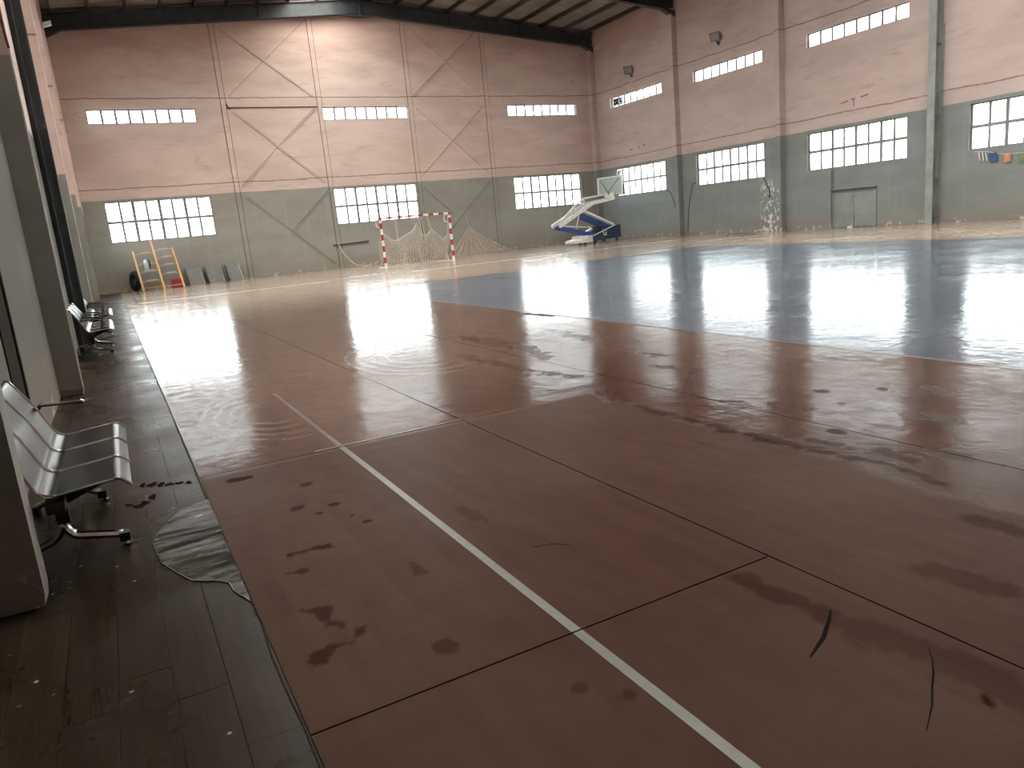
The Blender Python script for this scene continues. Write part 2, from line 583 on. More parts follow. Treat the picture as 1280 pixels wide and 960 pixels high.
# (polyline, radius, ragged amount, strength)
STAINS = [
    ([(0.44, 3.16), (0.50, 3.15), (0.62, 3.12)], 0.022, 0.05, 0.8),
    ([(0.42, 2.95), (0.49, 2.94)], 0.018, 0.05, 0.7),
    ([(0.40, 2.60), (0.45, 2.56), (0.46, 2.45), (0.50, 2.40)], 0.022, 0.05, 0.7),
    ([(0.37, 2.23), (0.43, 2.28), (0.49, 2.27), (0.53, 2.31)], 0.026, 0.05, 0.75),
    ([(1.77, 1.80), (1.80, 1.62), (1.81, 1.48)], 0.045, 0.05, 0.55),
    ([(1.80, 1.48), (1.84, 1.25), (1.87, 1.05), (1.84, 0.85)], 0.055, 0.06, 0.38),
    ([(2.30, 1.45), (2.36, 1.25)], 0.05, 0.05, 0.4),
    ([(1.765, 0.955), (1.785, 0.975)], 0.012, 0.01, 0.9),
    ([(0.74, 2.05)], 0.03, 0.05, 0.55), ([(0.95, 1.62)], 0.03, 0.04, 0.5), ([(1.05, 1.52)], 0.03, 0.04, 0.6),
    ([(0.86, 2.6), (0.87, 2.72)], 0.016, 0.03, 0.5), ([(1.3, 2.9), (1.28, 3.1)], 0.03, 0.05, 0.3),
    ([(0.62, 3.7)], 0.03, 0.03, 0.7), ([(0.70, 3.55)], 0.018, 0.02, 0.8), ([(0.79, 3.62)], 0.02, 0.02, 0.8),
    ([(0.75, 4.05)], 0.03, 0.03, 0.7), ([(0.42, 4.45), (0.50, 4.43)], 0.035, 0.03, 0.9),
    ([(0.86, 3.28)], 0.022, 0.02, 0.85), ([(0.82, 3.4)], 0.014, 0.02, 0.7),
    # red-brown streak across the second sheet
    ([(3.10, 4.6), (3.02, 3.9), (3.03, 3.5)], 0.035, 0.07, 0.6),
    ([(3.03, 3.5), (3.06, 3.1), (3.06, 2.8)], 0.05, 0.09, 0.75),
    ([(3.06, 2.8), (3.10, 2.45), (3.15, 2.2), (3.08, 1.9)], 0.035, 0.06, 0.75),
    ([(3.28, 2.35), (3.26, 2.15)], 0.06, 0.06, 0.7), ([(3.20, 2.72), (3.22, 2.60)], 0.045, 0.04, 0.75),
    ([(3.46, 2.2), (3.46, 2.08)], 0.07, 0.05, 0.55), ([(4.02, 2.62), (4.0, 2.45)], 0.09, 0.06, 0.5),
    ([(4.62, 2.95), (4.6, 2.8)], 0.08, 0.06, 0.45), ([(3.42, 2.76), (3.42, 2.70)], 0.035, 0.02, 0.85),
    ([(3.70, 3.15)], 0.035, 0.03, 0.8), ([(3.66, 3.42)], 0.035, 0.03, 0.8), ([(4.1, 3.4)], 0.05, 0.04, 0.8),
    ([(4.4, 3.15)], 0.05, 0.04, 0.8), ([(3.95, 3.1)], 0.03, 0.03, 0.7), ([(3.5, 3.7), (3.55, 3.6)], 0.03, 0.03, 0.8),
    ([(2.8, 1.6), (2.85, 1.3)], 0.05, 0.05, 0.5),
    # brown wash in the third sheet
    ([(3.7, 8.4), (3.75, 7.0), (3.6, 6.2)], 0.10, 0.16, 0.5), ([(3.1, 7.2), (3.15, 6.0), (3.3, 5.2)], 0.06, 0.12, 0.55),
    ([(4.6, 7.8), (4.5, 6.6)], 0.12, 0.15, 0.4), ([(5.28, 9.64), (5.34, 8.94)], 0.06, 0.03, 0.95),
    ([(4.3, 6.0), (4.3, 5.3)], 0.08, 0.08, 0.5), ([(4.0, 5.0), (4.05, 4.6)], 0.06, 0.06, 0.5),
]
# mop swirls: (centre, radii, half width)
PALES = [((0.95, 6.1), (0.22, 0.32, 0.42, 0.52), 0.022), ((2.75, 7.6), (0.25, 0.4, 0.55, 0.68), 0.03)]


def stain_field(x, y):
    s = np.zeros_like(x)
    for k, (pl, r, rag, st) in enumerate(STAINS):
        d = np.full_like(x, 1e9)
        pl2 = pl if len(pl) > 1 else [pl[0], (pl[0][0] + 1e-4, pl[0][1])]
        for (ax, ay), (bx, by) in zip(pl2[:-1], pl2[1:]):
            dx, dy = bx - ax, by - ay
            t = np.clip(((x - ax) * dx + (y - ay) * dy) / (dx * dx + dy * dy), 0, 1)
            d = np.minimum(d, np.hypot(x - ax - t * dx, y - ay - t * dy))
        d = d + (fbm(x, y, 40 + k * 3, 11.0) - 0.5) * 2 * rag
        e = max(0.004, r * 0.45)
        s = np.maximum(s, st * np.clip((r - d) / e + 0.5, 0, 1))
    return s


def pale_field(x, y):
    s = np.zeros_like(x)
    for k, ((cx, cy), rr, hw) in enumerate(PALES):
        a = np.arctan2(y - cy, x - cx)
        d0 = np.hypot(x - cx, (y - cy) * 0.55)
        for r in rr:
            s = np.maximum(s, np.clip(1.2 - np.abs(d0 - r + (fbm(x, y, 7 + k, 3.0) - 0.5) * 0.08) / hw, 0, 1) * np.clip(0.55 - np.cos(a - 0.3) * 0.9, 0, 1))
    return s


# ------------------------------------------------------------------ floor
floor_mb = MB().box((XL - 0.3, YB - 0.3, -0.30), (W + 0.3, D + 0.3, -0.006))
floor = floor_mb.build('floor', M['concrete'], kind='structure')


def sheet(x0, x1, y0, y1, mat, res=None):
    g = 0.004
    x0 += g
    x1 -= g
    y0 += g
    y1 -= g
    if res is None:
        return MB().box((x0, y0, -0.005), (x1, y1, 0)).build('vinyl_sheet', mat, floor)
    nx, ny = int((x1 - x0) / res) + 1, int((y1 - y0) / res) + 1
    xs, ys = np.linspace(x0, x1, nx + 1), np.linspace(y0, y1, ny + 1)
    X, Y = np.meshgrid(xs, ys)
    st, pl = stain_field(X.ravel(), Y.ravel()), pale_field(X.ravel(), Y.ravel())
    co = np.stack([X.ravel(), Y.ravel(), np.zeros(X.size)], 1)
    idx = np.arange(X.size).reshape(X.shape)
    q = np.stack([idx[:-1, :-1], idx[:-1, 1:], idx[1:, 1:], idx[1:, :-1]], -1).reshape(-1, 4)
    rim = np.concatenate([idx[0, :], idx[1:, -1], idx[-1, -2::-1], idx[-2:0:-1, 0]])
    low = co[rim].copy()
    low[:, 2] = -0.005
    n0 = len(co)
    k = len(rim)
    side = np.array([[rim[i], n0 + i, n0 + (i + 1) % k, rim[(i + 1) % k]] for i in range(k)])
    me = bpy.data.meshes.new('vinyl_sheet')
    me.from_pydata(np.concatenate([co, low]).tolist(), [], np.concatenate([q, side]).tolist())
    for nm, f in (('stain', st), ('pale', pl)):
        a = me.attributes.new(nm, 'FLOAT', 'POINT')
        a.data.foreach_set('value', np.concatenate([f, f[rim]]).astype(np.float32))
    me.materials.append(mat)
    return link('vinyl_sheet', me, floor)


XE, XS, XM = 0.252, 1.119, 1.979
XB0, XB1 = 5.42, 17.74
XW = W - 0.02
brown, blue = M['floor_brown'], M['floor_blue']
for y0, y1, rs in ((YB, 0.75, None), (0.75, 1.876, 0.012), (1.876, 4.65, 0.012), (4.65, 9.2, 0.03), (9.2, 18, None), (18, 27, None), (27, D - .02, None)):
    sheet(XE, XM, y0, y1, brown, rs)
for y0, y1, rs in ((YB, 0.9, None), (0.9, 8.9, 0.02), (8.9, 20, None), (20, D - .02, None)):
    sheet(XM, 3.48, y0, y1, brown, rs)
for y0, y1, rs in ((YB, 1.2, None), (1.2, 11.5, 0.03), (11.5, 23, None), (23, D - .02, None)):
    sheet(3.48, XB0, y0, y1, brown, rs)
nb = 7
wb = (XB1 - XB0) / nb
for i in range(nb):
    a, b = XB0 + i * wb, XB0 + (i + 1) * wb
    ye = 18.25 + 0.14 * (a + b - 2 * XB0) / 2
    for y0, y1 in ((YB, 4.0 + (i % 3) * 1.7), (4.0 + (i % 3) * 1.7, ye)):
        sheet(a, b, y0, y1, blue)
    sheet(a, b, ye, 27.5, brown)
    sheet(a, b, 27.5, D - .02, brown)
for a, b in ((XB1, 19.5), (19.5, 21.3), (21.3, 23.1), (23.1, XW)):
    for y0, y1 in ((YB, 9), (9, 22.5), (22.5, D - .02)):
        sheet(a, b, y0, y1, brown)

# dark wood-look planks along the left wall
PW = 0.152
pl_me = None
for c in range(6):
    xc = XE - (c + 0.5) * PW
    y = -2.0 - 0.0 + (0.28, 0.5, 0.08, 0.62, 0.33, 0.9)[c] * 1.2
    if c == 1:
        y = 2.28 - 4 * 1.2
    if c == 2:
        y = 2.50 - 4 * 1.2
    while y < 34.9:
        if pl_me is None:
            o = MB().box((-PW / 2 + 0.0015, -0.599, -0.005), (PW / 2 - 0.0015, 0.599, 0.0)).build('floor_plank', M['plank'], floor)
            pl_me = o.data
        else:
            o = link('floor_plank', pl_me, floor)
        o.location = (xc, y + 0.6, random.uniform(-0.0008, 0.0006))
        y += 1.2

# worn white lines (thin paint film)
def line(x0, y0, x1, y1, mat):
    return MB().box((x0, y0, 0.0), (x1, y1, 0.0012)).build('court_line', mat, floor)


line(XS - 0.019, -1.5, XS + 0.017, 1.872, M['tape'])
line(XS - 0.019, 1.880, XS + 0.017, 4.645, M['tape'])
line(XS - 0.016, 4.655, XS + 0.014, 6.9, M['tape_worn'])
line(0.95, 4.66, 1.975, 4.685, M['tape_worn'])
line(0.6, 25.33, 6.5, 25.45, M['tape_fresh'])
line(9.5, 25.33, 24.6, 25.45, M['tape_fresh'])
for i in range(nb):                                            # pale outline of the blue area
    a, b = XB0 + i * wb, XB0 + (i + 1) * wb
    ye = 18.25 + 0.14 * (a + b - 2 * XB0) / 2
    line(a, ye - 0.03, b, ye + 0.03, M['tape_worn'])
line(XB0 - 0.03, YB, XB0 + 0.02, 18.3, M['tape_worn'])

def scratch(pts, wd):
    n = len(pts)
    a, b = [], []
    for i, (x, y) in enumerate(pts):
        p, q = pts[max(i - 1, 0)], pts[min(i + 1, n - 1)]
        d = Vector((-(q[1] - p[1]), q[0] - p[0])).normalized() * wd * (0.15 + 0.85 * math.sin(math.pi * (i + 0.3) / (n - 0.2)))
        a.append((x + d.x, y + d.y, 0.0))
        b.append((x - d.x, y - d.y, 0.0))
    MB().prism(a + b[::-1], (0, 0, 0.0006)).build('scuff_mark', M['scuff'], floor)


scratch([(1.84, 1.49), (1.79, 1.455), (1.74, 1.425), (1.69, 1.395), (1.64, 1.375), (1.58, 1.35)], 0.007)
scratch([(1.875, 1.185), (1.83, 1.145), (1.78, 1.11), (1.72, 1.075), (1.65, 1.03), (1.55, 0.98)], 0.0028)
scratch([(1.32, 2.52), (1.40, 2.50), (1.46, 2.44)], 0.003)
# dark red wet spots on the planks beside the near bench
M['wet_red'] = plain('dark_red_wet_stain', (0.020, 0.004, 0.005), 0.95, 0, 0.3, 20)


def blob(cx, cy, rx, ry, seed):
    rs = random.Random(seed)
    ph = [rs.uniform(0, 6.28) for _ in range(4)]
    pts = []
    for k in range(22):
        t = 2 * math.pi * k / 22
        f = 1 + 0.22 * math.sin(2 * t + ph[0]) + 0.18 * math.sin(3 * t + ph[1]) + 0.14 * math.sin(5 * t + ph[2])
        pts.append((cx + rx * f * math.cos(t), cy + ry * f * math.sin(t), 0.0008))
    MB().prism(pts, (0, 0, 0.0006)).build('wet_spot', M['wet_red'], floor)


for k, (x, y, rx, ry) in enumerate(((-0.05, 4.76, 0.018, 0.04), (0.0, 4.73, 0.024, 0.05), (0.045, 4.69, 0.02, 0.045), (0.09, 4.66, 0.022, 0.03),
                                    (0.14, 4.64, 0.018, 0.03), (0.19, 4.61, 0.018, 0.025), (-0.01, 4.48, 0.022, 0.04), (-0.13, 4.42, 0.016, 0.03),
                                    (-0.08, 4.36, 0.028, 0.04), (-0.05, 4.40, 0.02, 0.03))):
    blob(x, y, rx, ry, k)
# torn patch at the edge of the planks
out = [(0.252, 4.18), (0.17, 4.16), (0.10, 4.10), (0.055, 4.02), (0.02, 3.93), (-0.015, 3.84), (-0.045, 3.72), (-0.035, 3.55), (-0.02, 3.42),
       (0.03, 3.28), (0.075, 3.15), (0.12, 3.10), (0.165, 3.08), (0.20, 3.02), (0.215, 2.93), (0.235, 2.86), (0.252, 2.80)]
out = [(x + random.uniform(-.005, .005), y + random.uniform(-.008, .008)) for x, y in out[:-1]] + [out[-1]]
MB().prism([(x - 0.003, y, 0.0012) for x, y in out], (0, 0, 0.0022)).build('torn_patch', M['patch'], floor)
MB().tube([(x - 0.006, y, 0.001) for x, y in out[:9]], 0.0035, 5).build('torn_edge', M['crack'], floor)
MB().tube([(x - 0.004, y, 0.002) for x, y in out[8:]], 0.0025, 5).build('torn_edge', M['tape'], floor)
# dark swollen edge between planks and court
ep = [(XE - 0.004 + random.uniform(-.006, .006), 0.6 + i * 0.22, 0.0) for i in range(120)]
MB().tube(ep, 0.004, 5).build('edge_strip', M['crack'], floor)

# ------------------------------------------------------------------ walls
def wall_holes(us, zs, holes, mp, t=WT):
    """box wall on a (u,z) grid with rectangular openings; mp(u, d, z) -> xyz, d outward"""
    mb = MB()
    us = sorted(set(us) | {h[0] for h in holes} | {h[1] for h in holes})
    zs = sorted(set(zs) | {h[2] for h in holes} | {h[3] for h in holes})

    def solid(i, j):
        if i < 0 or j < 0 or i >= len(us) - 1 or j >= len(zs) - 1:
            return None
        uc, zc = (us[i] + us[i + 1]) / 2, (zs[j] + zs[j + 1]) / 2
        return not any(h[0] < uc < h[1] and h[2] < zc < h[3] for h in holes)

    for i in range(len(us) - 1):
        for j in range(len(zs) - 1):
            if not solid(i, j):
                continue
            a, b, c, d = us[i], us[i + 1], zs[j], zs[j + 1]
            mb.add([mp(a, 0, c), mp(b, 0, c), mp(b, 0, d), mp(a, 0, d)], [(0, 1, 2, 3)])
            mb.add([mp(a, t, c), mp(b, t, c), mp(b, t, d), mp(a, t, d)], [(0, 1, 2, 3)])
            for di, dj, (p, q) in ((-1, 0, ((a, c), (a, d))), (1, 0, ((b, c), (b, d))), (0, -1, ((a, c), (b, c))), (0, 1, ((a, d), (b, d)))):
                if solid(i + di, j + dj) is not True:
                    mb.add([mp(p[0], 0, p[1]), mp(q[0], 0, q[1]), mp(q[0], t, q[1]), mp(p[0], t, p[1])], [(0, 1, 2, 3)])
    return mb


far_map = lambda u, d, z: (u, D + d, z)
right_map = lambda u, d, z: (W + d, u, z)
LOW, UP = (2.30, 3.74), (6.95, 7.47)
LOWF = (2.08, 3.76)
far_win = [(0.33, 4.55), (10.12, 14.36), (19.97, 24.25)]
right_win = [(30.35, 34.6), (23.9, 28.1), (17.37, 21.65), (10.85, 15.2), (4.35, 8.7)]
far_holes = [(a, b, LOWF[0], LOWF[1]) for a, b in far_win] + [(a, b, 6.90, 7.47) for a, b in far_win]
right_holes = [(a, b, *LOW) for a, b in right_win] + [(a, b, *UP) for a, b in right_win]
DOOR = (18.55, 20.35, -0.01, 2.24)

mb = wall_holes([XL - WT, W + WT, XC], [-0.3, 10.2], far_holes, far_map)
for s in (0, WT):
    mb.add([(XL - WT, D + s, 10.2), (XC, D + s, 10.2), (W + WT, D + s, 10.2), (W + WT, D + s, zroof(W)), (XC, D + s, zroof(XC)), (XL - WT, D + s, zroof(XL))],
           [(0, 1, 2, 3, 4, 5)])
wall_far = mb.build('wall_far', M['wall_far'], kind='structure')
mb = wall_holes([YB, D], [-0.3, zroof(W) + 0.1], right_holes, right_map)
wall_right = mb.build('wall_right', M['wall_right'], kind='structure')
LDOOR = (5.54, 6.22, 0.0, 1.78)
left_map = lambda u, d, z: (XL - d, u, z)
added_left_low = [(15.0, 19.2), (20.5, 24.7), (26.0, 30.2), (31.4, 35.4)]  # unseen left windows, lower and upper rows, added to brighten the hall
added_left_up = [(15.0, 19.2), (20.5, 24.7), (26.0, 30.2), (31.4, 35.4)]
LLOW = (1.95, 3.22)
left_holes = [(a, b, *LLOW) for a, b in added_left_low] + [(a, b, *UP) for a, b in added_left_up]
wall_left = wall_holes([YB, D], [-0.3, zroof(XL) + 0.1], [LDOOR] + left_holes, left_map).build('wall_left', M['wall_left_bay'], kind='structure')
mb = MB()
mb.prism([(XL - WT, YB, -0.3), (W + WT, YB, -0.3), (W + WT, YB, zroof(W) + .1), (XC, YB, zroof(XC) + .1), (XL - WT, YB, zroof(XL) + .1)], (0, -WT, 0))
wall_back = mb.build('wall_back', M['wall_far'], kind='structure')

# far wall relief: flush columns, tie band, crossed braces, all under the same paint
FC = [5.735, 10.01, 14.51, 18.77]
for k, xc in enumerate(FC):
    b = MB().box((xc - 0.10, D - 0.03, 0), (xc + 0.10, D, rbot(xc) + 0.05))
    b.build('wall_column', M['wall_far'], wall_far)
    for s in (-1, 1):
        MB().box((xc + s * 0.112 - 0.012, D - 0.006, 0.0), (xc + s * 0.112 + 0.012, D, rbot(xc))).build('joint', M['dark_groove'], wall_far)
MB().box((FC[0] + 0.13, D - 0.025, 7.50), (FC[1] - 0.13, D, 7.82)).build('tie_beam', M['wall_far'], wall_far)
MB().box((FC[0] + 0.13, D - 0.03, 7.455), (FC[1] - 0.13, D, 7.50)).build('joint', M['dark_groove'], wall_far)


def brace(a, b, dep=0.03):
    MB().bar((a[0], D - dep, a[1]), (b[0], D - dep, b[1]), 0.055, 0.05, (0, 1, 0)).build('brace', M['wall_far'], wall_far)
    n = Vector((-(b[1] - a[1]), 0, b[0] - a[0])).normalized() * 0.036
    MB().bar((a[0] + n.x, D - 0.004, a[1] + n.z), (b[0] + n.x, D - 0.004, b[1] + n.z), 0.016, 0.012, (0, 1, 0)).build('joint', M['dark_groove'], wall_far)


brace((6.05, 10.75), (9.75, 7.95), 0.02)
brace((6.05, 7.95), (9.80, 11.15))
brace((6.05, 7.35), (9.75, 4.05), 0.02)
brace((6.0, 4.1), (9.75, 7.40))
brace((14.80, 11.2), (18.5, 7.9), 0.02)
brace((14.70, 7.9), (18.55, 11.05))
brace((14.80, 7.35), (18.55, 4.05), 0.02)
brace((14.75, 4.1), (18.55, 7.4))
brace((6.10, 3.62), (9.75, 0.22), 0.02)
brace((7.95, 1.95), (9.90, 3.70))
brace((14.75, 3.55), (16.25, 2.12), 0.02)
brace((16.1, 1.40), (18.62, 3.72))
MB().tube([(5.95 - .1, D - 0.07, 7.62), (5.9, D - 0.07, 7.48), (5.98, D - 0.07, 7.40)], 0.03, 6).build('bolt_cluster', M['dark_groove'], wall_far)
# faint ghost of old lettering near the corner (too worn to read)
mb = MB()
random.seed(3)
x = 21.45
while x < 25.0:
    wd = random.uniform(0.10, 0.2)
    z0 = 5.57 + (x - 21.4) * 0.022
    for k in range(random.choice((2, 3, 3))):
        x0, x1 = x + random.uniform(0, wd), x + random.uniform(0, wd)
        mb.bar((x0, D - 0.002, z0 - random.uniform(0.05, 0.13)), (x1 + 0.01, D - 0.002, z0 + random.uniform(0.03, 0.14)), 0.02, 0.004, (0, 1, 0))
    x += wd + random.choice((0.04, 0.05, 0.14))
mb.build('faded_lettering', plain('chalky_paint', (0.70, 0.55, 0.50), 0.9), wall_far)
# dark rail on the wall behind the goal
MB().bar((9.7, D - 0.06, 1.12), (11.5, D - 0.06, 1.16), 0.05, 0.06).build('dark_rail', M['steel'], wall_far)

# right wall columns
RC = [29.1, 22.75, 16.24, 9.8, 3.35, -3.1]
for k, yc in enumerate(RC):
    top = RB0 + 0.1
    if k in (2, 3):
        mb = MB()
        x0 = W - 0.42
        mb.box((x0, yc - 0.13, 0), (x0 + 0.025, yc + 0.13, top))
        mb.box((x0 + 0.025, yc - 0.008, 0), (W - 0.02, yc + 0.008, top))
        mb.box((W - 0.10, yc - 0.13, 0), (W - 0.07, yc + 0.13, top))
        for z in (0.25, 1.5, 3.6, 5.8, 8.0):
            mb.box((x0 + 0.025, yc - 0.12, z), (W - 0.10, yc - 0.008, z + 0.012))
        mb.build('steel_column', M['steel_grey'], wall_right)
        MB().tube([(W - 0.05, yc - 0.16, 0.1), (W - 0.05, yc - 0.16, 6.4)], 0.018, 6).build('conduit', M['steel_grey'], wall_right)
    else:
        MB().box((W - 0.30, yc - 0.02, 0), (W, yc + 0.22, top)).build('wall_column', M['wall_right'], wall_right)

# corner columns
MB().box((W - 0.30, D - 0.38, 0), (W - 0.02, D - 0.02, 10.4)).build('corner_column', M['wall_right'], wall_right)
MB().box((XL, D - 0.35, 0), (XL + 0.17, D - 0.01, 10.4)).build('corner_column', M['wall_left'], wall_left)

# left wall pillars
XP = -0.445
for k, yc in enumerate((3.29, 8.79, 14.2, 19.7, 25.2, 30.7)):
    if k == 2:
        mb = MB()
        mb.box((XP - 0.02, yc, 0), (XP, yc + 0.18, 10.4))
        mb.box((XL, yc + 0.085, 0), (XP - 0.02, yc + 0.1, 10.4))
        mb.box((XL + 0.07, yc, 0), (XL + 0.085, yc + 0.18, 10.4))
        mb.build('steel_column', M['steel_col'], wall_left)
    else:
        mb = MB()
        # chipped foot
        lo = [(XL, yc + 0.01, 0), (XP - 0.012, yc + 0.012, 0), (XP - 0.006, yc + 0.15, 0), (XL, yc + 0.16, 0)]
        mid = [(XL, yc, 0.07), (XP, yc, 0.05), (XP, yc + 0.16, 0.05), (XL, yc + 0.16, 0.07)]
        mb.hexa(lo, mid)
        mb.hexa(mid, [(XL, yc, 10.4), (XP, yc, 10.4), (XP, yc + 0.16, 10.4), (XL, yc + 0.16, 10.4)])
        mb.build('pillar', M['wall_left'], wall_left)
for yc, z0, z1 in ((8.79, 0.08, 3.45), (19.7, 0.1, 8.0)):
    MB().box((XP - 0.008, yc - 0.003, z0), (XP + 0.004, yc + 0.012, z1)).build('lit_corner_strip', M['white_paint'], wall_left)  # white strip paints in the window light on the pillar's narrow side
# dark plinth stain strip is in the paint; cable tie between pillars
MB().tube([(-0.52, 12.5, 3.34), (-0.46, 13.3, 3.36), (-0.44, 14.1, 3.43)], 0.006, 5).build('cable', M['rubber'], wall_left)
MB().tube([(-0.455, 8.77, 3.75), (-0.46, 8.77, 3.62), (-0.455, 8.77, 3.45), (-0.447, 8.77, 3.35)], 0.012, 5).build('cable', M['dark_groove'], wall_left)

# cracks in the right wall
def crack(pts, r=0.015):
    MB().tube([(W - 0.004, y, z) for y, z in pts], r, 5).build('crack', M['crack'], wall_right)


crack([(28.15, 2.42), (28.32, 2.45), (28.42, 2.30), (28.48, 2.0), (28.62, 1.75), (28.70, 1.3), (28.78, 0.9), (28.8, 0.5), (28.86, 0.1)], 0.02)
crack([(23.92, 2.28), (23.83, 2.1), (23.75, 1.95), (23.62, 1.7)], 0.02)
crack([(23.62, 1.72), (23.62, 1.42)], 0.03)
crack([(30.30, 2.3), (30.1, 2.2), (29.95, 2.05), (29.8, 1.75), (29.68, 1.4)], 0.016)
stain_m = plain('rust_smudge', (0.22, 0.14, 0.12), 0.9)
for y0, z0, y1, z1, r in ((33.05, 4.60, 32.9, 4.61, 0.04), (32.4, 4.63, 32.3, 4.64, 0.035), (32.0, 4.67, 31.85, 4.68, 0.035),
                          (20.05, 4.62, 19.75, 4.66, 0.025), (19.6, 4.68, 19.45, 4.69, 0.03), (19.2, 4.70, 18.9, 4.74, 0.025), (19.5, 4.66, 19.5, 4.42, 0.02)):
    MB().tube([(W - 0.002, y0, z0), (W - 0.002, y1, z1)], r * 0.8, 5).build('smudge', stain_m, wall_right)

# ------------------------------------------------------------------ windows
wcount = 0
PANE = {}


def window(u0, u1, z0, z1, mp, nc, nr, depth, sash, grille=False):
    global wcount
    wcount += 1
    fw = 0.045
    f = MB()

    def bx(a, b, c, d, e0, e1):
        p = mp(a, e0, c)
        q = mp(b, e1, d)
        f.box(tuple(min(p[i], q[i]) for i in range(3)), tuple(max(p[i], q[i]) for i in range(3)))

    e0, e1 = depth, depth + 0.05
    bx(u0, u1, z0, z0 + fw, e0, e1)
    bx(u0, u1, z1 - fw, z1, e0, e1)
    bx(u0, u0 + fw, z0 + fw, z1 - fw, e0, e1)
    bx(u1 - fw, u1, z0 + fw, z1 - fw, e0, e1)
    du = (u1 - u0 - 2 * fw) / nc
    dz = (z1 - z0 - 2 * fw) / nr
    bw = 0.095 if mp is far_map else 0.08
    for i in range(1, nc):
        u = u0 + fw + du * i
        th = bw * (1.35 if (sash and i % 2 == 0) else 1.0)
        bx(u - th / 2, u + th / 2, z0 + fw, z1 - fw, e0 + 0.005, e1 - 0.005)
    if nr > 1:
        for j in range(1, nr):
            z = z0 + fw + dz * j
            bx(u0 + fw, u1 - fw, z - 0.055, z + 0.055, e0 + 0.002, e1 - 0.002)
    fr = f.build(f'window_{wcount}', M['frame'], kind='structure')
    pc = mp(u0 + fw + du / 2, depth + 0.025, (z0 + z1) / 2)
    key = (round(du, 4), round(dz, 4), mp is far_map)
    for i in range(nc):
        for j in range(nr):
            c = mp(u0 + fw + du * (i + 0.5), depth + 0.025, z0 + fw + dz * (j + 0.5))
            if key not in PANE:
                hx = (du / 2 - 0.01, 0.002, dz / 2 - 0.012) if mp is far_map else (0.002, du / 2 - 0.01, dz / 2 - 0.012)
                o = MB().box(tuple(-h for h in hx), hx).build('pane', M['glass'], fr)
                PANE[key] = o.data
            else:
                o = link('pane', PANE[key], fr)
            o.location = c
    if grille:
        g = MB()
        for i in range(1, 2 * nc, 2):
            u = u0 + (u1 - u0) * (i + 0.35) / (2 * nc)
            p = mp(u, WT - 0.02, z0)
            q = mp(u, WT - 0.02, z1)
            if i % 4 == 1:
                g.tube([p, q], 0.014, 6)
        g.build('security_bar', M['frame'], fr)
    return fr


for a, b in far_win:
    window(a, b, LOWF[0], LOWF[1], far_map, 8, 2, 0.10, True)
    window(a, b, 6.90, 7.47, far_map, 8, 1, 0.10, False)
for i, (a, b) in enumerate(right_win):
    window(a, b, LOW[0], LOW[1], right_map, 8, 2, 0.13, True, i < 4)
    window(a, b, UP[0], UP[1], right_map, 8, 1, 0.13, False)
for a, b in added_left_low:
    window(a, b, *LLOW, left_map, 4, 2, 0.10, True)
for a, b in added_left_up:
    window(a, b, *UP, left_map, 4, 1, 0.10, False)


# daylight portals: they emit nothing, they only tell the sampler where the openings are
def portal(c, sx, sy, rot):
    l = bpy.data.lights.new('daylight_portal', 'AREA')
    l.shape = 'RECTANGLE'
    l.size, l.size_y = sx, sy
    l.cycles.is_portal = True
    o = bpy.data.objects.new('daylight_portal', l)
    COL.objects.link(o)
    o.location = c
    o.rotation_euler = rot


for a, b, c, d in far_holes:
    portal(((a + b) / 2, D + WT + 0.01, (c + d) / 2), b - a, d - c, (-math.pi / 2, 0, 0))
for a, b, c, d in left_holes:
    portal((XL - WT - 0.01, (a + b) / 2, (c + d) / 2), d - c, b - a, (0, -math.pi / 2, 0))
for a, b, c, d in right_holes:
    portal((W + WT + 0.01, (a + b) / 2, (c + d) / 2), d - c, b - a, (0, math.pi / 2, 0))

# ------------------------------------------------------------------ roof
FR = [D - 0.30, 29.2, 22.85, 16.3, 9.85, 3.4, -3.0]
SKYX = (9.05, 11.35)


def roof_mesh(x0, x1, y0, y1):
    """trapezoidal sheet, ribs running down the slope"""
    mb = MB()
    per, org = 0.25, YB - 0.3
    knots = ((0, 0), (0.16, 0), (0.185, 0.035), (0.225, 0.035), (per, 0))

    def rib(y):
        f = (y - org) % per
        for (p, zp), (q, zq) in zip(knots[:-1], knots[1:]):
            if p <= f <= q:
                return zp + (zq - zp) * (f - p) / (q - p)
        return 0

    brk = [org + k * per + d for k in range(int((y0 - org) / per) - 1, int((y1 - org) / per) + 2) for d, _ in knots[:-1]]
    ys = [(y, rib(y)) for y in [y0] + [v for v in brk if y0 + 1e-4 < v < y1 - 1e-4] + [y1]]
    vs = [(x, yy, zroof(x) + dz) for yy, dz in ys for x in (x0, x1)]
    mb.add(vs, [(2 * i, 2 * i + 1, 2 * i + 3, 2 * i + 2) for i in range(len(ys) - 1)])
    return mb


bays = [(3.6, 9.6), (10.1, 16.0), (16.6, 22.6), (23.1, 28.9), (29.5, D - 0.4)]
strips = [SKYX, (3.3, 5.6), (13.6, 15.9), (19.2, 21.5)]  # only the far SKYX sheet is in view; the rest added to light the hall
xs_ = sorted([XL - 0.4, XC, W + 0.4] + [v for st in strips for v in st])
roof = MB()
sky_pieces = []
for a, b in zip(xs_[:-1], xs_[1:]):
    if (a, b) not in strips:
        r = roof_mesh(a, b, YB - 0.3, D + 0.4)
        roof.add(r.v, r.f)
        continue
    use = bays if (a, b) == SKYX else bays[:-3] if a > XC else bays[:-1]
    ycur = YB - 0.3
    for y0, y1 in use:
        r = roof_mesh(a, b, ycur, y0)
        roof.add(r.v, r.f)
        sky_pieces.append((a, b, y0, y1))
        ycur = y1
    r = roof_mesh(a, b, ycur, D + 0.4)
    roof.add(r.v, r.f)
ceiling = roof.build('ceiling', M['roof'], kind='structure')
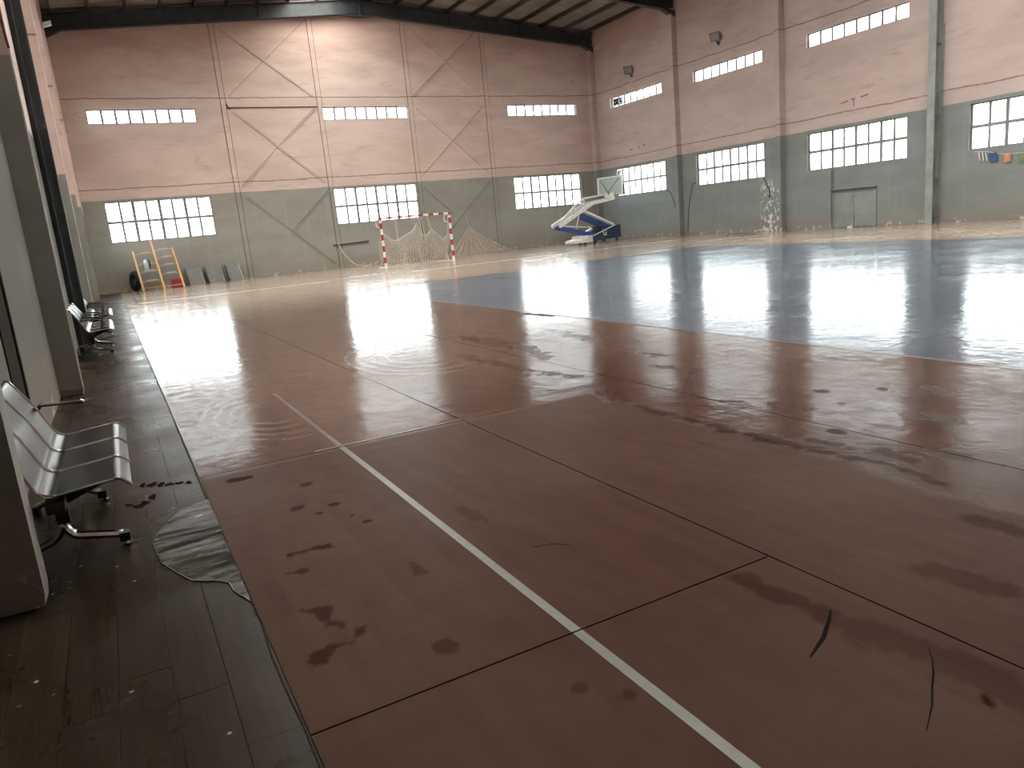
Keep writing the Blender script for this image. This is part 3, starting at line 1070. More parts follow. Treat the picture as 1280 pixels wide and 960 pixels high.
for a, b, y0, y1 in sky_pieces:
    roof_mesh(a, b, y0, y1).build('skylight_sheet', M['skylight'], ceiling)  # includes the added sheets out of view

# purlins
for s in (-1, 1):
    for k in range(10):
        x = XC + s * (0.55 + k * 1.335)
        zb = zroof(x) - 0.2
        b = MB().box((x - 0.03, YB, zb), (x - 0.022, D - 0.02, zb + 0.19))
        b.box((x - 0.022, YB, zb), (x + 0.04, D - 0.02, zb + 0.008))
        b.box((x - 0.022, YB, zb + 0.182), (x + 0.04, D - 0.02, zb + 0.19))
        b.build('purlin', M['purlin'], ceiling)
# portal rafters
for y in FR:
    mb = MB()
    hw = 0.13
    for xa, xb in ((XL + 0.05, XC), (W - 0.05, XC)):
        za, zb = rbot(xa), rbot(xb)

        def slab(d0, d1, w0):
            mb.hexa([(xa, y - w0, za + d0), (xb, y - w0, zb + d0), (xb, y + w0, zb + d0), (xa, y + w0, za + d0)],
                    [(xa, y - w0, za + d1), (xb, y - w0, zb + d1), (xb, y + w0, zb + d1), (xa, y + w0, za + d1)])
        slab(0, 0.03, hw)
        slab(RDEP - 0.03, RDEP, hw)
        slab(0.03, RDEP - 0.03, 0.02)
        # haunch at the knee
        s = 1 if xb > xa else -1
        mb.prism([(xa, y - hw, za - 0.28), (xa + s * 0.22, y - hw, za - 0.16), (xa + s * 0.65, y - hw, rbot(xa + s * 0.65)), (xa, y - hw, za)], (0, 2 * hw, 0))
        # stiffeners and splice plates
        for dx in (4.5, 8.4):
            x = xa + s * dx
            mb.box((x - 0.02, y - hw, rbot(x) + 0.02), (x + 0.02, y + hw, rbot(x) + RDEP))
    # ridge splice
    mb.box((XC - 0.05, y - hw - 0.02, rbot(XC) - 0.12), (XC + 0.05, y + hw + 0.02, rbot(XC) + RDEP + 0.03))
    mb.prism([(XC - 0.9, y - hw, rbot(XC - 0.9)), (XC, y - hw, rbot(XC) - 0.17), (XC + 0.9, y - hw, rbot(XC + 0.9))], (0, 2 * hw, 0))
    mb.build('rafter', M['steel'], ceiling)
# eave brackets near the far corners
MB().box((W - 0.35, D - 0.5, 10.95), (W - 0.1, D - 0.4, 11.1)).build('eave_bracket', M['steel'], ceiling)

# outside ground
MB().box((-60, -60, -0.6), (90, 110, -0.35)).build('ground', M['ground'], kind='structure')

# ------------------------------------------------------------------ doors
d = MB()
y0, y1 = DOOR[0], DOOR[1]
d1 = MB().box((W - 0.055, y0 - 0.05, 1.44), (W - 0.002, y1 + 0.0, 1.50))
d1.box((W - 0.055, y0 - 0.05, 0), (W - 0.002, y0, 1.44))
d1.box((W - 0.055, y1, 0), (W - 0.002, y1 + 0.05, 1.50))
door1 = d1.build('door_1', M['door'], kind='structure')
ym = (y0 + y1) / 2
for a, b in ((y0 + 0.005, ym - 0.008), (ym + 0.008, y1 - 0.005)):
    MB().box((W - 0.04, a, 0.43), (W - 0.004, b, 1.43)).build('door_panel', M['door'], door1)
    MB().box((W - 0.04, a, 0.03), (W - 0.004, b, 0.415)).build('door_panel', M['door'], door1)
MB().box((W - 0.045, ym - 0.02, 0.03), (W - 0.041, ym - 0.005, 0.42)).build('door_gap', M['crack'], door1)
MB().box((W - 0.12, y0 - 0.05, 1.40), (W - 0.04, y1 + 0.18, 1.46)).build('door_bar', M['steel'], door1)
MB().tube([(W - 0.06, ym + 0.07, 1.0), (W - 0.09, ym + 0.07, 1.02), (W - 0.09, ym + 0.07, 1.16), (W - 0.06, ym + 0.07, 1.18)], 0.015, 6).build('handle', M['frame'], door1)
# painted pier stepping out beside the door
MB().box((W - 0.16, 20.40, 0), (W, 20.62, 2.26)).build('door_pier', M['wall_right'], wall_right)

d2 = MB()
a, b, c, e = LDOOR
d2.box((XL - 0.04, a, 0), (XL + 0.01, a + 0.05, e))
d2.box((XL - 0.04, b - 0.05, 0), (XL + 0.01, b, e))
d2.box((XL - 0.04, a + 0.05, e - 0.05), (XL + 0.01, b - 0.05, e))
door2 = d2.build('door_2', M['brown_door'], kind='structure')
MB().box((XL - 0.035, a + 0.052, 0.01), (XL - 0.004, b - 0.052, e - 0.052)).build('door_panel', M['brown_door'], door2)

# ------------------------------------------------------------------ steel benches
def fillet(pts, r=0.03, n=4):
    pts = [Vector(p) for p in pts]
    o = [pts[0]]
    for i in range(1, len(pts) - 1):
        p = pts[i]
        a = (pts[i - 1] - p)
        b = (pts[i + 1] - p)
        rr = min(r, a.length * 0.45, b.length * 0.45)
        a = p + a.normalized() * rr
        b = p + b.normalized() * rr
        for k in range(n + 1):
            t = k / n
            o.append((1 - t) ** 2 * a + 2 * t * (1 - t) * p + t * t * b)
    o.append(pts[-1])
    return o


PROF = fillet([(-0.595, 0.735), (-0.575, 0.728), (-0.475, 0.560), (-0.405, 0.385), (-0.115, 0.412), (-0.075, 0.372)], 0.06, 5)


def shell(y0, y1, strips):
    mb = MB()
    n = len(PROF)
    gap = 0.012
    wd = (y1 - y0 - gap * (strips - 1)) / strips
    for s in range(strips):
        a = y0 + s * (wd + gap)
        b = a + wd
        vs = []
        for i, p in enumerate(PROF):
            q = PROF[min(i + 1, n - 1)] - PROF[max(i - 1, 0)]
            nn = Vector((-q.y, q.x)).normalized() * 0.005
            vs += [(p.x, a, p.y), (p.x, b, p.y), (p.x - nn.x, b, p.y - nn.y), (p.x - nn.x, a, p.y - nn.y)]
        fs = []
        for i in range(n - 1):
            for k in range(4):
                fs.append((4 * i + k, 4 * i + (k + 1) % 4, 4 * i + 4 + (k + 1) % 4, 4 * i + 4 + k))
        fs += [(3, 2, 1, 0), tuple(4 * (n - 1) + k for k in range(4))]
        mb.add(vs, fs)
    return mb


def bench(y0, n, pitch, strips, legs, arms, label, group):
    t = thing('steel_bench', label, 'bench', (-0.38, y0, 0), group)
    for i in range(n):
        a, b = y0 + i * pitch + 0.008, y0 + (i + 1) * pitch - 0.008
        s = shell(a, b, strips).build('seat', M['seat'], t, smooth=True)
        for yy in (a, b):
            MB().tube([(p.x, yy, p.y - 0.002) for p in PROF], 0.007, 6).build('rim', M['chrome'], s, smooth=True)
    y1 = y0 + n * pitch
    MB().bar((-0.37, y0 + 0.05, 0.325), (-0.37, y1 - 0.05, 0.325), 0.07, 0.05).build('beam', M['black_steel'], t)
    for i in range(n):
        yc = y0 + (i + 0.5) * pitch
        MB().prism([(-0.41, yc - 0.03, 0.35), (-0.14, yc - 0.03, 0.385), (-0.14, yc - 0.03, 0.37), (-0.33, yc - 0.03, 0.30), (-0.41, yc - 0.03, 0.30)], (0, 0.06, 0)).build('seat_bracket', M['black_steel'], t)
    for yl, xr in legs:
        lg = MB()
        lg.tube(fillet([(-0.37, yl, 0.31), (-0.385, yl, 0.15), (-0.35, yl, 0.10), (xr - 0.02, yl, 0.055)], 0.04), 0.020, 8)
        lg.tube(fillet([(-0.385, yl, 0.16), (-0.42, yl, 0.10), (-0.56, yl, 0.05)], 0.03), 0.018, 8)
        l = lg.build('leg', M['chrome'], t, smooth=True)
        MB().box((xr - 0.035, yl - 0.03, 0.025), (xr + 0.01, yl + 0.03, 0.065)).build('foot', M['rubber'], l)
        MB().lathe([(0.020, 0.0), (0.022, 0.012), (0.016, 0.028)], (xr - 0.005, yl - 0.01, 0), 10).build('foot_pad', M['chrome'], l)
        MB().lathe([(0.022, 0.0), (0.022, 0.05)], (-0.57, yl, 0), 10).build('foot_pad', M['rubber'], l)
        MB().box((-0.405, yl - 0.02, 0.17), (-0.352, yl + 0.02, 0.30)).build('leg_plate', M['black_steel'], t)
    for ya in arms:
        am = MB()
        am.tube(fillet([(-0.475, ya, 0.545), (-0.45, ya, 0.56), (-0.24, ya, 0.545), (-0.20, ya, 0.51), (-0.225, ya, 0.40), (-0.30, ya, 0.37), (-0.36, ya, 0.33)], 0.05), 0.012, 8)
        am.build('arm_rest', M['chrome'] if strips == 1 else M['black_steel'], t, smooth=True)
    return t


bench(3.46, 3, 0.425, 1, ((3.80, -0.14), (4.62, -0.24)), (), 'chrome three seat waiting bench behind the nearest left pillar', 'steel waiting benches')
am = [o for o in bpy.data.objects if o.name == 'steel_bench'][0]
MB().tube(fillet([(-0.475, 4.74, 0.55), (-0.46, 4.74, 0.575), (-0.262, 4.74, 0.56), (-0.252, 4.74, 0.55)], 0.02), 0.012, 8).build('arm_rest', M['chrome'], am, smooth=True)
bench(11.75, 3, 0.60, 5, ((12.25, -0.15), (13.35, -0.15)), (11.78, 12.37, 12.97, 13.53), 'chrome slatted bench with black arm loops beyond the second left pillar', 'steel waiting benches')
bench(15.2, 3, 0.60, 5, ((15.6, -0.15), (16.7, -0.15)), (15.23, 15.82, 16.42, 16.98), 'farther slatted bench, mostly hidden, nearest the far wall', 'steel waiting benches')

# ------------------------------------------------------------------ goal
GX, GY = 10.09, 29.91
g = thing('handball_goal', 'red and white banded goal frame standing before the far wall', 'goal', (GX + 1.55, GY, 0))
rw = [M['white_paint'], M['red_paint']]
for k, x in enumerate((GX, GX + 3.08)):
    mb = MB()
    z, i = 0.0, 0
    nseg = 9
    for i in range(nseg):
        mb.box((x - 0.045, GY - 0.045, 2.08 * i / nseg), (x + 0.045, GY + 0.045, 2.08 * (i + 1) / nseg), (i + (1 if True else 0)) % 2 if False else (1 if i % 2 == 1 else 0) if k == 1 else (1 if i % 2 == 1 else 0))
    mb.mi = [m_ for i in range(nseg) for m_ in [1 if i % 2 == 1 else 0] * 6]
    mb.box((x - 0.047, GY - 0.047, 1.95), (x + 0.047, GY + 0.047, 2.085), 1)
    mb.build('post', rw, g)
mb = MB()
for i in range(13):
    a, b = GX + 0.045 + (2.99) * i / 13, GX + 0.045 + 2.99 * (i + 1) / 13
    mb.box((a, GY - 0.045, 1.995), (b, GY + 0.045, 2.08), i % 2)
mb.build('crossbar', rw, g)
for x in (GX, GX + 3.08):
    MB().tube(fillet([(x, GY + 0.04, 2.02), (x, GY + 0.55, 1.98), (x, GY + 0.60, 1.72), (x, GY + 0.04, 1.66)], 0.06), 0.018, 6).build('net_arm', M['white_paint'], g)
    MB().tube(fillet([(x, GY + 0.04, 0.03), (x, GY + 1.0, 0.03)], 0.05), 0.022, 6).build('ground_bar', M['white_paint'], g)
MB().tube([(GX, GY + 1.0, 0.03), (GX + 3.08, GY + 1.0, 0.03)], 0.022, 6).build('ground_bar', M['white_paint'], g)

# sagging net
prof = [(0.0, 1.42), (0.25, 1.18), (0.5, 1.08), (0.8, 1.10), (1.1, 1.28), (1.3, 1.45), (1.52, 1.70), (1.72, 1.38), (1.95, 1.10), (2.12, 1.25), (2.25, 1.45), (2.45, 1.10), (2.65, 0.98), (2.9, 1.05), (3.05, 1.15)]


def ztop(u):
    for (a, za), (b, zb) in zip(prof[:-1], prof[1:]):
        if a <= u <= b:
            return za + (zb - za) * (u - a) / (b - a)
    return prof[-1][1]


NU, NV = 34, 13
P = []
for j in range(NV + 1):
    row = []
    for i in range(NU + 1):
        u = 3.05 * i / NU
        t = j / NV
        zt = ztop(u)
        lift = 0.35 * max(0, 1 - abs(u - 1.62) / 0.45) * (1 - t)
        z = zt * t ** 0.9 + 0.02 + lift
        uu = u + 0.05 * math.sin(7 * t + u * 5) + (0.08 * math.sin(u * 9) * (1 - t))
        yy = GY + 0.12 + 0.55 * (1 - t) ** 0.7 + 0.10 * math.sin(u * 6.0 + t * 3)
        row.append((GX + 0.02 + uu, yy, z + 0.02 * math.sin(u * 13 + j)))
    P.append(row)
mb = MB()
for j in range(NV + 1):
    mb.tube(P[j], 0.0085, 3, caps=False)
for i in range(NU + 1):
    mb.tube([P[j][i] for j in range(NV + 1)], 0.0085, 3, caps=False)
for i in range(0, NU + 1):                      # doubled layer of the slack net lying behind
    mb.tube([(P[j][i][0] + 0.04, P[j][i][1] + 0.15, max(0.02, P[j][i][2] * 0.62)) for j in range(NV + 1)], 0.0085, 3, caps=False)
mb.tube(P[NV], 0.016, 5)
mb.build('goal_net', M['cord'], g, kind='stuff')
mb = MB()
for (x0, x1, zt) in ((1.52, 1.50, 1.70), (0.72, 0.62, 1.10), (1.85, 1.66, 1.25), (2.22, 2.0, 1.46), (2.35, 2.08, 1.25), (1.95, 1.80, 1.1), (0.75, 0.70, 1.1), (3.0, 3.03, 1.1), (0.02, 0.03, 1.42)):
    mb.tube([(GX + x0, GY + 0.2, zt), (GX + x1, GY + 0.02, 2.02)], 0.009, 4)
mb.build('hanging_cord', M['cord'], g, kind='stuff')

# fine nets bunched against the far wall
def peaked_net(xp, zp, xa, xb, yb, label):
    mb = MB()
    nu, nv = 40, 10
    vs = []
    for j in range(nv + 1):
        t = j / nv
        for i in range(nu + 1):
            s = i / nu
            xe = xa + (xb - xa) * s
            x = xe + (xp - xe) * t
            z = zp * (t ** 1.25) + 0.01
            y = yb + (D - 0.12 - yb) * t + 0.07 * math.sin(s * 55) * (1 - t) * 0.8
            vs.append((x, y, z))
    for th in (0, 0.004):
        pass
    fs = [(j * (nu + 1) + i, j * (nu + 1) + i + 1, (j + 1) * (nu + 1) + i + 1, (j + 1) * (nu + 1) + i) for j in range(nv) for i in range(nu)]
    mb.add(vs, fs)
    o = mb.build('hanging_net', M['net_cloth'], smooth=True)
    s = MB().tube([(xp, D - 0.12, zp), (xp - 0.05, D - 0.04, zp + 0.55)], 0.008, 4).build('string', M['cord'], o)
    tag(o, label, 'net')
    return o


peaked_net(16.95, 1.42, 15.0, 19.0, 35.2, 'fine beige net pulled up to a peak on the far wall right of the goal')
# rope and wire remains left of the goal
o = MB().tube([(9.95, D - 0.1, 1.2), (10.1, D - 0.15, 0.75), (10.35, D - 0.3, 0.35), (10.6, D - 0.5, 0.08), (10.9, D - 0.6, 0.02), (11.3, D - 0.6, 0.02)], 0.02, 5).build('rope', M['cord'])
tag(o, 'slack pale rope trailing down the far wall left of the goal', 'rope')

# ------------------------------------------------------------------ basketball stand (folded, seen from the side)
BX, BY = 21.30, 31.15
ang = math.atan2(0.297, 0.957)
E = Vector((math.cos(ang), math.sin(ang), 0))
N = Vector((-math.sin(ang), math.cos(ang), 0))


def L(s, n, z):
    p = Vector((BX, BY, 0)) + E * s + N * n
    return (p.x, p.y, z)


bs = thing('basketball_stand', 'folded blue and white basketball stand in the far right corner', 'basketball hoop', L(1.2, 0.5, 0))
WB = 0.95
# base weight box: navy sloping side panels
side = [(0.0, 0.14), (2.35, 0.18), (2.35, 0.82), (1.9, 0.79), (0.0, 0.36)]
for n0 in (0.0, WB - 0.05):
    MB().prism([L(s, n0, z) for s, z in side], N * 0.05).build('side_panel', M['navy'], bs)
MB().hexa([L(0.0, 0.05, 0.16), L(2.3, 0.05, 0.18), L(2.3, WB - 0.05, 0.18), L(0.0, WB - 0.05, 0.16)],
          [L(0.0, 0.05, 0.22), L(2.3, 0.05, 0.24), L(2.3, WB - 0.05, 0.24), L(0.0, WB - 0.05, 0.22)]).build('base_frame', M['white_paint'], bs)
MB().hexa([L(2.30, 0.05, 0.2), L(2.36, 0.05, 0.2), L(2.36, WB - 0.05, 0.2), L(2.30, WB - 0.05, 0.2)],
          [L(2.30, 0.05, 0.8), L(2.36, 0.05, 0.8), L(2.36, WB - 0.05, 0.8), L(2.30, WB - 0.05, 0.8)]).build('front_pad', M['navy'], bs)
MB().bar(L(0.02, 0.02, 0.385), L(1.9, 0.02, 0.815), 0.07, 0.03).build('edge_trim', M['white_paint'], bs)
MB().bar(L(0.3, WB, 0.47), L(1.15, WB, 0.72), 0.10, 0.10).build('edge_trim', M['white_paint'], bs)
# counterweight tray at the rear
MB().prism([L(s, -0.0, z) for s, z in ((-1.0, 0.12), (0.0, 0.12), (0.0, 0.44), (-0.45, 0.44), (-0.5, 0.30), (-1.0, 0.24))], N * WB).build('counterweight', M['white_paint'], bs)
for s, n in ((0.15, 0.0), (1.95, 0.0), (0.15, WB), (1.3, WB * 0.9), (-0.45, 0.1), (2.1, WB)):
    c = Vector(L(s, n, 0.075))
    MB().tube([c - N * 0.03, c + N * 0.03], 0.075, 12).build('wheel', M['rubber'], bs)
# emblem: white ring with a bar
mb = MB()
pts = [L(1.02 + 0.15 * math.cos(t), -0.004, 0.50 + 0.13 * math.sin(t)) for t in [0.6 + k * 0.33 for k in range(16)]]
mb.tube(pts, 0.028, 5)
mb.bar(L(1.02, -0.004, 0.48), L(1.16, -0.004, 0.48), 0.02, 0.05)
mb.build('emblem', M['white_paint'], bs)
# lower blue arm (base to rear tip) and upper blue arm
TIP = (-2.15, 1.02)
MID = (-0.55, 1.95)
for n in (0.28, 0.66):
    MB().bar(L(0.55, n, 0.42), L(-1.95, n, 0.93), 0.09, 0.14).build('lower_arm', M['blue'], bs)
    MB().bar(L(1.75, n, 0.72), L(-0.55, n, 1.50), 0.09, 0.15).build('upper_arm', M['blue'], bs)
MB().bar(L(1.95, 0.2, 0.86), L(-0.35, 0.2, 1.64), 0.16, 0.10).build('upper_arm_cover', M['white_paint'], bs)
MB().bar(L(0.45, 0.47, 0.82), L(-1.7, 0.47, 1.0), 0.06, 0.06).build('hydraulic_ram', M['white_paint'], bs)
MB().bar(L(-0.35, 0.47, 1.50), L(-0.65, 0.47, 0.80), 0.05, 0.05).build('strut', M['white_paint'], bs)
MB().box((0, 0, 0), (0.35, 0.30, 0.42)).build('hydraulic_pump', M['steel'], bs).location = L(0.75, 0.35, 0.42)
# main white boom: rear tip up to knee, then forward to the board
KNEE = (0.45, 1.98)
END = (2.25, 2.28)
for n in (0.22, 0.72):
    MB().bar(L(TIP[0], n, TIP[1]), L(*[KNEE[0], n, KNEE[1]]), 0.10, 0.17).build('boom', M['white_paint'], bs)
    MB().bar(L(KNEE[0] - 0.08, n, KNEE[1] - 0.03), L(END[0], n, END[1] - 0.12), 0.09, 0.14).build('boom', M['white_paint'], bs)
MB().bar(L(-1.75, 0.47, 1.22), L(-0.65, 0.47, 1.92), 0.07, 0.08).build('tie_rod', M['white_paint'], bs)
MB().bar(L(-0.65, 0.47, 1.92), L(0.1, 0.47, 2.24), 0.07, 0.08).build('tie_rod', M['white_paint'], bs)
MB().bar(L(0.1, 0.47, 2.24), L(2.2, 0.47, 2.40), 0.07, 0.08).build('tie_rod', M['white_paint'], bs)
for s, z0, z1 in ((-0.65, 1.55, 1.90), (0.1, 1.84, 2.22), (-1.2, 1.32, 1.55)):
    MB().bar(L(s, 0.47, z0), L(s, 0.47, z1), 0.05, 0.05).build('web_strut', M['white_paint'], bs)
MB().bar(L(END[0] - 0.05, 0.47, 2.12), L(END[0] - 0.05, 0.47, 2.44), 0.6, 0.06, E).build('head_plate', M['white_paint'], bs)


def bb_mat():
    t = NT('dusty_acrylic_board')
    tr = t.n('ShaderNodeBsdfTransparent')
    tr.inputs[0].default_value = (0.90, 0.97, 0.93, 1)
    df = t.n('ShaderNodeBsdfDiffuse')
    t.set(df.inputs[0], t.mix(t.noise(3, 3), (0.60, 0.68, 0.63), (0.50, 0.57, 0.52)))
    gl = t.n('ShaderNodeBsdfGlossy')
    gl.inputs[1].default_value = 0.05
    m1 = t.n('ShaderNodeMixShader')
    m1.inputs[0].default_value = 0.42
    m2 = t.n('ShaderNodeMixShader')
    m2.inputs[0].default_value = 0.06
    t.set(m1.inputs[1], tr.outputs[0])
    t.set(m1.inputs[2], df.outputs[0])
    t.set(m2.inputs[1], m1.outputs[0])
    t.set(m2.inputs[2], gl.outputs[0])
    t.t.links.new(m2.outputs[0], t.out.inputs[0])
    return t.m


SB = 2.34
bn0, bn1, bz0, bz1 = 0.47 - 0.78, 0.47 + 0.78, 2.36, 3.22
bd = MB().hexa([L(SB, bn0, bz0), L(SB + 0.02, bn0, bz0), L(SB + 0.02, bn1, bz0), L(SB, bn1, bz0)],
               [L(SB, bn0, bz1), L(SB + 0.02, bn0, bz1), L(SB + 0.02, bn1, bz1), L(SB, bn1, bz1)]).build('backboard', bb_mat(), bs)
mb = MB()
for a, b in (((bn0, bz0), (bn0, bz1)), ((bn1, bz0), (bn1, bz1)), ((bn0, bz1), (bn1, bz1)), ((bn0, bz0), (bn1, bz0))):
    mb.bar(L(SB - 0.03, *a), L(SB - 0.03, *b), 0.05, 0.05, E)
mb.build('board_frame', M['white_paint'], bd)
mb = MB()
mb.bar(L(SB - 0.06, 0.47 - 0.6, bz1 - 0.1), L(SB - 0.3, 0.47 + 0.1, 2.36), 0.03, 0.03)
mb.bar(L(SB - 0.06, 0.47 + 0.6, bz1 - 0.1), L(SB - 0.3, 0.47 - 0.1, 2.36), 0.03, 0.03)
mb.build('board_stay', M['steel'], bs)
mb = MB()
mb.bar(L(SB + 0.01, bn0 - 0.02, bz0 - 0.02), L(SB + 0.01, bn0 + 0.95, bz0 - 0.02), 0.08, 0.09)
mb.bar(L(SB + 0.01, bn0 - 0.02, bz0 - 0.06), L(SB + 0.01, bn0 - 0.02, bz0 + 0.42), 0.09, 0.09, E)
mb.build('edge_pad', M['rubber'], bd)
ring = [L(SB + 0.36 + 0.2 * math.cos(t), 0.47 + 0.2 * math.sin(t), 2.50) for t in [k * math.pi / 9 for k in range(19)]]
MB().tube(ring, 0.012, 6).build('rim', plain('faded_orange_rim', (0.5, 0.28, 0.18), 0.5), bs)

# ------------------------------------------------------------------ tiered steel rack against the far wall
rk = thing('tiered_rack', 'orange steel rack of two tall bays leaning below the left window', 'rack', (1.9, 34.8, 0))
YR0, YR1 = 34.5, 35.6


def rp(x, z, o=0.0):
    return (x, YR0 + (YR1 - YR0) * (z / 2.2) + o, z)


for x0, x1, zt in ((1.14, 1.02, 1.66), (1.93, 1.78, 2.10), (2.70, 2.55, 1.68)):
    MB().bar(rp(x0, 0.0), rp(x1, zt), 0.07, 0.05).build('rail', M['orange'], rk)
    MB().bar((x1, YR0 + (YR1 - YR0) * (zt / 2.2) + 0.05, zt * 0.98), (x0 + 0.02, D - 0.15, 0.0), 0.05, 0.05).build('rear_leg', M['orange'], rk)
lev = {0: (0.13, 0.38, 0.78, 1.10, 1.52), 1: (0.12, 0.62, 0.98, 1.30, 1.62)}
for bay, (xa, xb) in enumerate(((1.14, 1.93), (1.93, 2.70))):
    for k, z in enumerate(lev[bay]):
        sh = -0.075 * z
        MB().bar(rp(xa + sh, z), rp(xb + sh, z + 0.02), 0.05, 0.04).build('rung', M['orange'], rk)
        if k > 0 or bay == 2:
            p = rp(xa + sh + 0.2, z + 0.035, -0.10)
            q = rp(xb + sh - 0.18, z + 0.055, -0.10)
            MB().bar(p, q, 0.26, 0.055).build('foot_board', M['slat_grey'], rk)
o = MB().lathe([(0.02, 0), (0.10, 0.02), (0.11, 0.10), (0.09, 0.22), (0.10, 0.36), (0.06, 0.44), (0.02, 0.46)], (0, 0, 0), 14, 0).build('water_jug', [plain('dull_silver_jug', (0.45, 0.47, 0.5), 0.35, 0.6)], smooth=True)
z = 0.78 + 0.055
o.location = rp(1.42, z + 0.03, -0.10)
o.location.z = z + 0.005
MB().tube([(0.09, 0, 0.05), (0.14, 0, 0.12), (0.14, 0, 0.34), (0.08, 0, 0.42)], 0.03, 6).build('jug_handle', M['rubber'], o).matrix_parent_inverse = Matrix()
tag(o, 'small silver and black jug on a left rung of the orange rack', 'jug')
mb = MB()
ring = [(0, 0.32 * math.cos(t), 0.32 * math.sin(t)) for t in [k * math.pi / 12 for k in range(25)]]
mb.tube(ring, 0.12, 10, caps=False)
o = mb.build('tyre', M['rubber'], smooth=True)
o.location = (0.93, 35.55, 0.44)
o.rotation_euler = (0, 0.1, math.radians(22))
tag(o, 'black tyre standing upright behind the left rail of the rack', 'tyre')
o = MB().box((-0.22, -0.12, 0), (0.22, 0.12, 0.36)).build('red_box', M['red_paint'], bevel=0.02)
o.location = (2.50, 35.35, 0)
tag(o, 'red box on the floor behind the right foot of the rack', 'box')

# leaning grey panels right of the rack
for k, (x0, x1, lab) in enumerate(((3.05, 3.66, 'grey panel leaning on the far wall, nearest the orange rack'),
                                   (3.86, 4.50, 'middle one of three grey panels leaning on the far wall'),
                                   (4.72, 5.30, 'grey panel leaning on the far wall beside the first wall column'))):
    o = MB().hexa([(x0, D - 0.55, 0), (x1, D - 0.5, 0), (x1, D - 0.46, 0), (x0, D - 0.51, 0)],
                  [(x0 - 0.1, D - 0.22, 0.72), (x1 - 0.1, D - 0.17, 0.74), (x1 - 0.1, D - 0.13, 0.74), (x0 - 0.1, D - 0.18, 0.72)]).build('leaning_panel', M['panel'])
    tag(o, lab, 'panel', 'panels leaning on the far wall')
    MB().bar((x1 + 0.0, D - 0.53, 0.0), (x1 - 0.1, D - 0.2, 0.74), 0.03, 0.03).build('edge_strip', M['slat_grey'], o)
    MB().bar((x0 - 0.0, D - 0.58, 0.0), (x0 - 0.1, D - 0.25, 0.72), 0.05, 0.03).build('edge_strip', M['steel'], o)

# ------------------------------------------------------------------ floodlights on the right wall
def floodlight(y, z, label, yaw):
    t = thing('floodlight', label, 'lamp', (W, y, z), 'wall floodlights')
    MB().box((W - 0.03, y - 0.06, z - 0.36), (W - 0.001, y + 0.06, z - 0.22)).build('wall_plate', M['steel'], t)
    MB().tube(fillet([(W - 0.03, y, z - 0.29), (W - 0.12, y, z - 0.28), (W - 0.16, y, z - 0.1)], 0.04), 0.018, 6).build('arm', M['steel'], t)
    a = Vector((-math.cos(yaw), -math.sin(yaw), -0.5)).normalized()
    s = a.cross(Vector((0, 0, 1))).normalized()
    u = s.cross(a)
    c = Vector((W - 0.2, y, z))
    b, f = [], []
    for sx, sz in ((-1, -1), (1, -1), (1, 1), (-1, 1)):
        b.append(c - a * 0.08 + s * sx * 0.13 + u * sz * 0.10)
        f.append(c + a * 0.06 + s * sx * 0.23 + u * sz * 0.19)
    MB().hexa(b, f).build('housing', M['steel'], t)
    g0 = [c + a * 0.062 + s * sx * 0.20 + u * sz * 0.16 for sx, sz in ((-1, -1), (1, -1), (1, 1), (-1, 1))]
    MB().hexa(g0, [p + a * 0.008 for p in g0]).build('lens', M['lens'], t)
    return t


floodlight(32.6, 8.50, 'dark floodlight on the pink wall nearest the far right corner', 0.5)
floodlight(26.35, 8.55, 'dark floodlight above the second slit window of the right wall', 0.3)
# small white lamp on the left corner pillar
t = thing('wall_lamp', 'small white lamp high on the left corner pillar', 'lamp', (-0.44, 30.6, 9.3))
MB().box((-0.46, 30.55, 9.30), (-0.42, 30.65, 9.42)).build('lamp_base', M['steel'], t)
MB().hexa([(-0.45, 30.50, 9.12), (-0.20, 30.50, 9.20), (-0.20, 30.64, 9.20), (-0.45, 30.64, 9.12)],
          [(-0.45, 30.50, 9.26), (-0.20, 30.50, 9.34), (-0.20, 30.64, 9.34), (-0.45, 30.64, 9.26)]).build('lamp_head', M['white_plastic'], t)
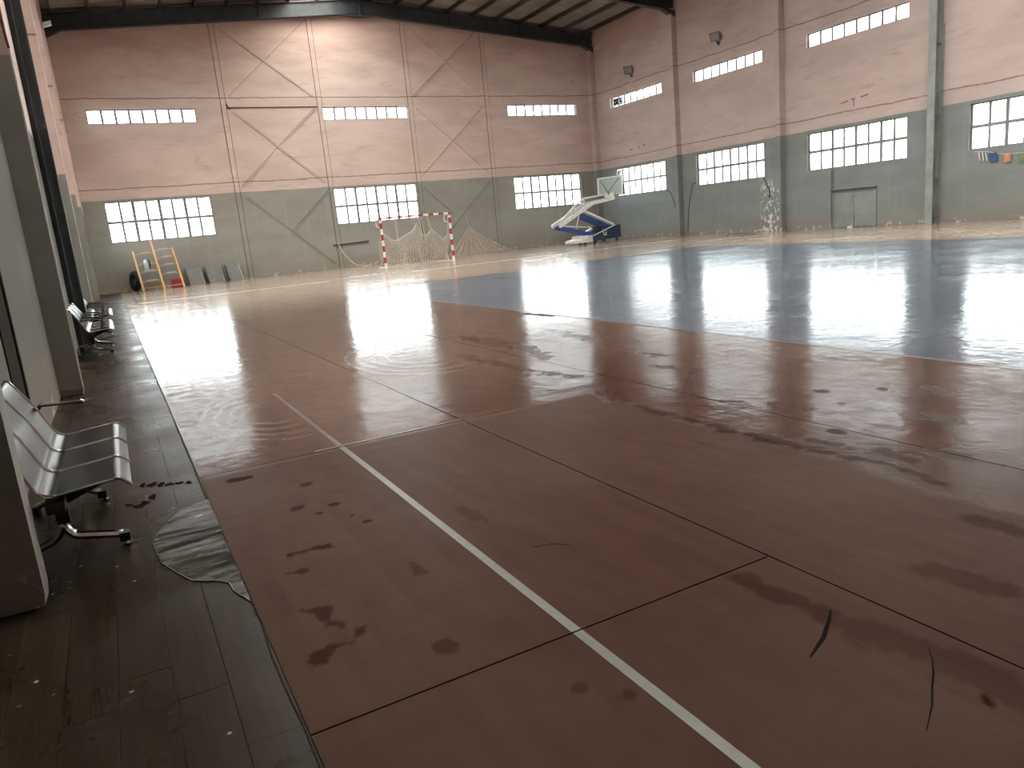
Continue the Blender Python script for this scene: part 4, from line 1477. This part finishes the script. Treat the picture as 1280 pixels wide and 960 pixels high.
# loose wires in the left corner
mb = MB()
random.seed(11)
for k in range(6):
    z = 7.45 + random.uniform(-0.25, 0.2)
    mb.tube([(-0.45 + 0.02 * k, D - 0.3, z), (-0.2 + 0.05 * k, D - 0.2, z - random.uniform(0.02, 0.2)), (0.0 + 0.05 * k, D - 0.1, z + random.uniform(-0.1, 0.1))], 0.012, 4)
mb.tube([(-0.1, D - 0.1, 7.45), (0.33, D - 0.05, 7.3)], 0.01, 4)
o = mb.build('wire_tangle', M['cord'])
tag(o, 'tangle of pale wires in the upper left corner beside the slit window', 'wires')

# ------------------------------------------------------------------ bunting under the right-hand window
bu = thing('bunting', 'string of small coloured cloth flags below the rightmost window', 'bunting', (W - 0.05, 14.0, 2.0))
pts = []
for k in range(16):
    y = 14.95 - k * 0.2
    z = 2.22 - 0.28 * math.sin(min(1, (14.95 - y) / 2.6) * math.pi / 2) + 0.03 * math.sin(k)
    pts.append((W - 0.06, y, z))
MB().tube(pts, 0.006, 4).build('string', M['flag_white'], bu)
fl = [(14.82, 'flag_white', 0.06), (14.70, 'flag_white', 0.05), (14.60, 'flag_white', 0.04), (14.38, 'flag_blue', 0.26), (13.95, 'flag_orange', 0.22), (13.52, 'flag_green', 0.24), (13.1, 'flag_white', 0.2), (12.7, 'flag_blue', 0.22)]
for y, mm, wd in fl:
    z = 2.22 - 0.28 * math.sin(min(1, (14.95 - y) / 2.6) * math.pi / 2)
    h = 0.27
    mb = MB()
    vs = []
    for i in range(5):
        s = i / 4
        for j in range(4):
            tt = j / 3
            vs.append((W - 0.06 + 0.02 * math.sin(s * 5 + tt * 2), y + wd * (0.5 - s) - 0.04 * tt, z - h * tt + 0.02 * (s - 0.5)))
    fs = [(i * 4 + j, i * 4 + j + 1, (i + 1) * 4 + j + 1, (i + 1) * 4 + j) for i in range(4) for j in range(3)]
    mb.add(vs, fs)
    mb.build('flag', M[mm], bu, smooth=True)

# scrap of white paper by the door
o = MB().prism([(W - 0.30, 19.32, 0.002), (W - 0.30, 19.55, 0.002), (W - 0.22, 19.60, 0.04), (W - 0.22, 19.38, 0.07)], (0, 0, 0.012)).build('paper_scrap', M['white_plastic'])
tag(o, 'crumpled white paper scrap on the floor by the grey door', 'litter')
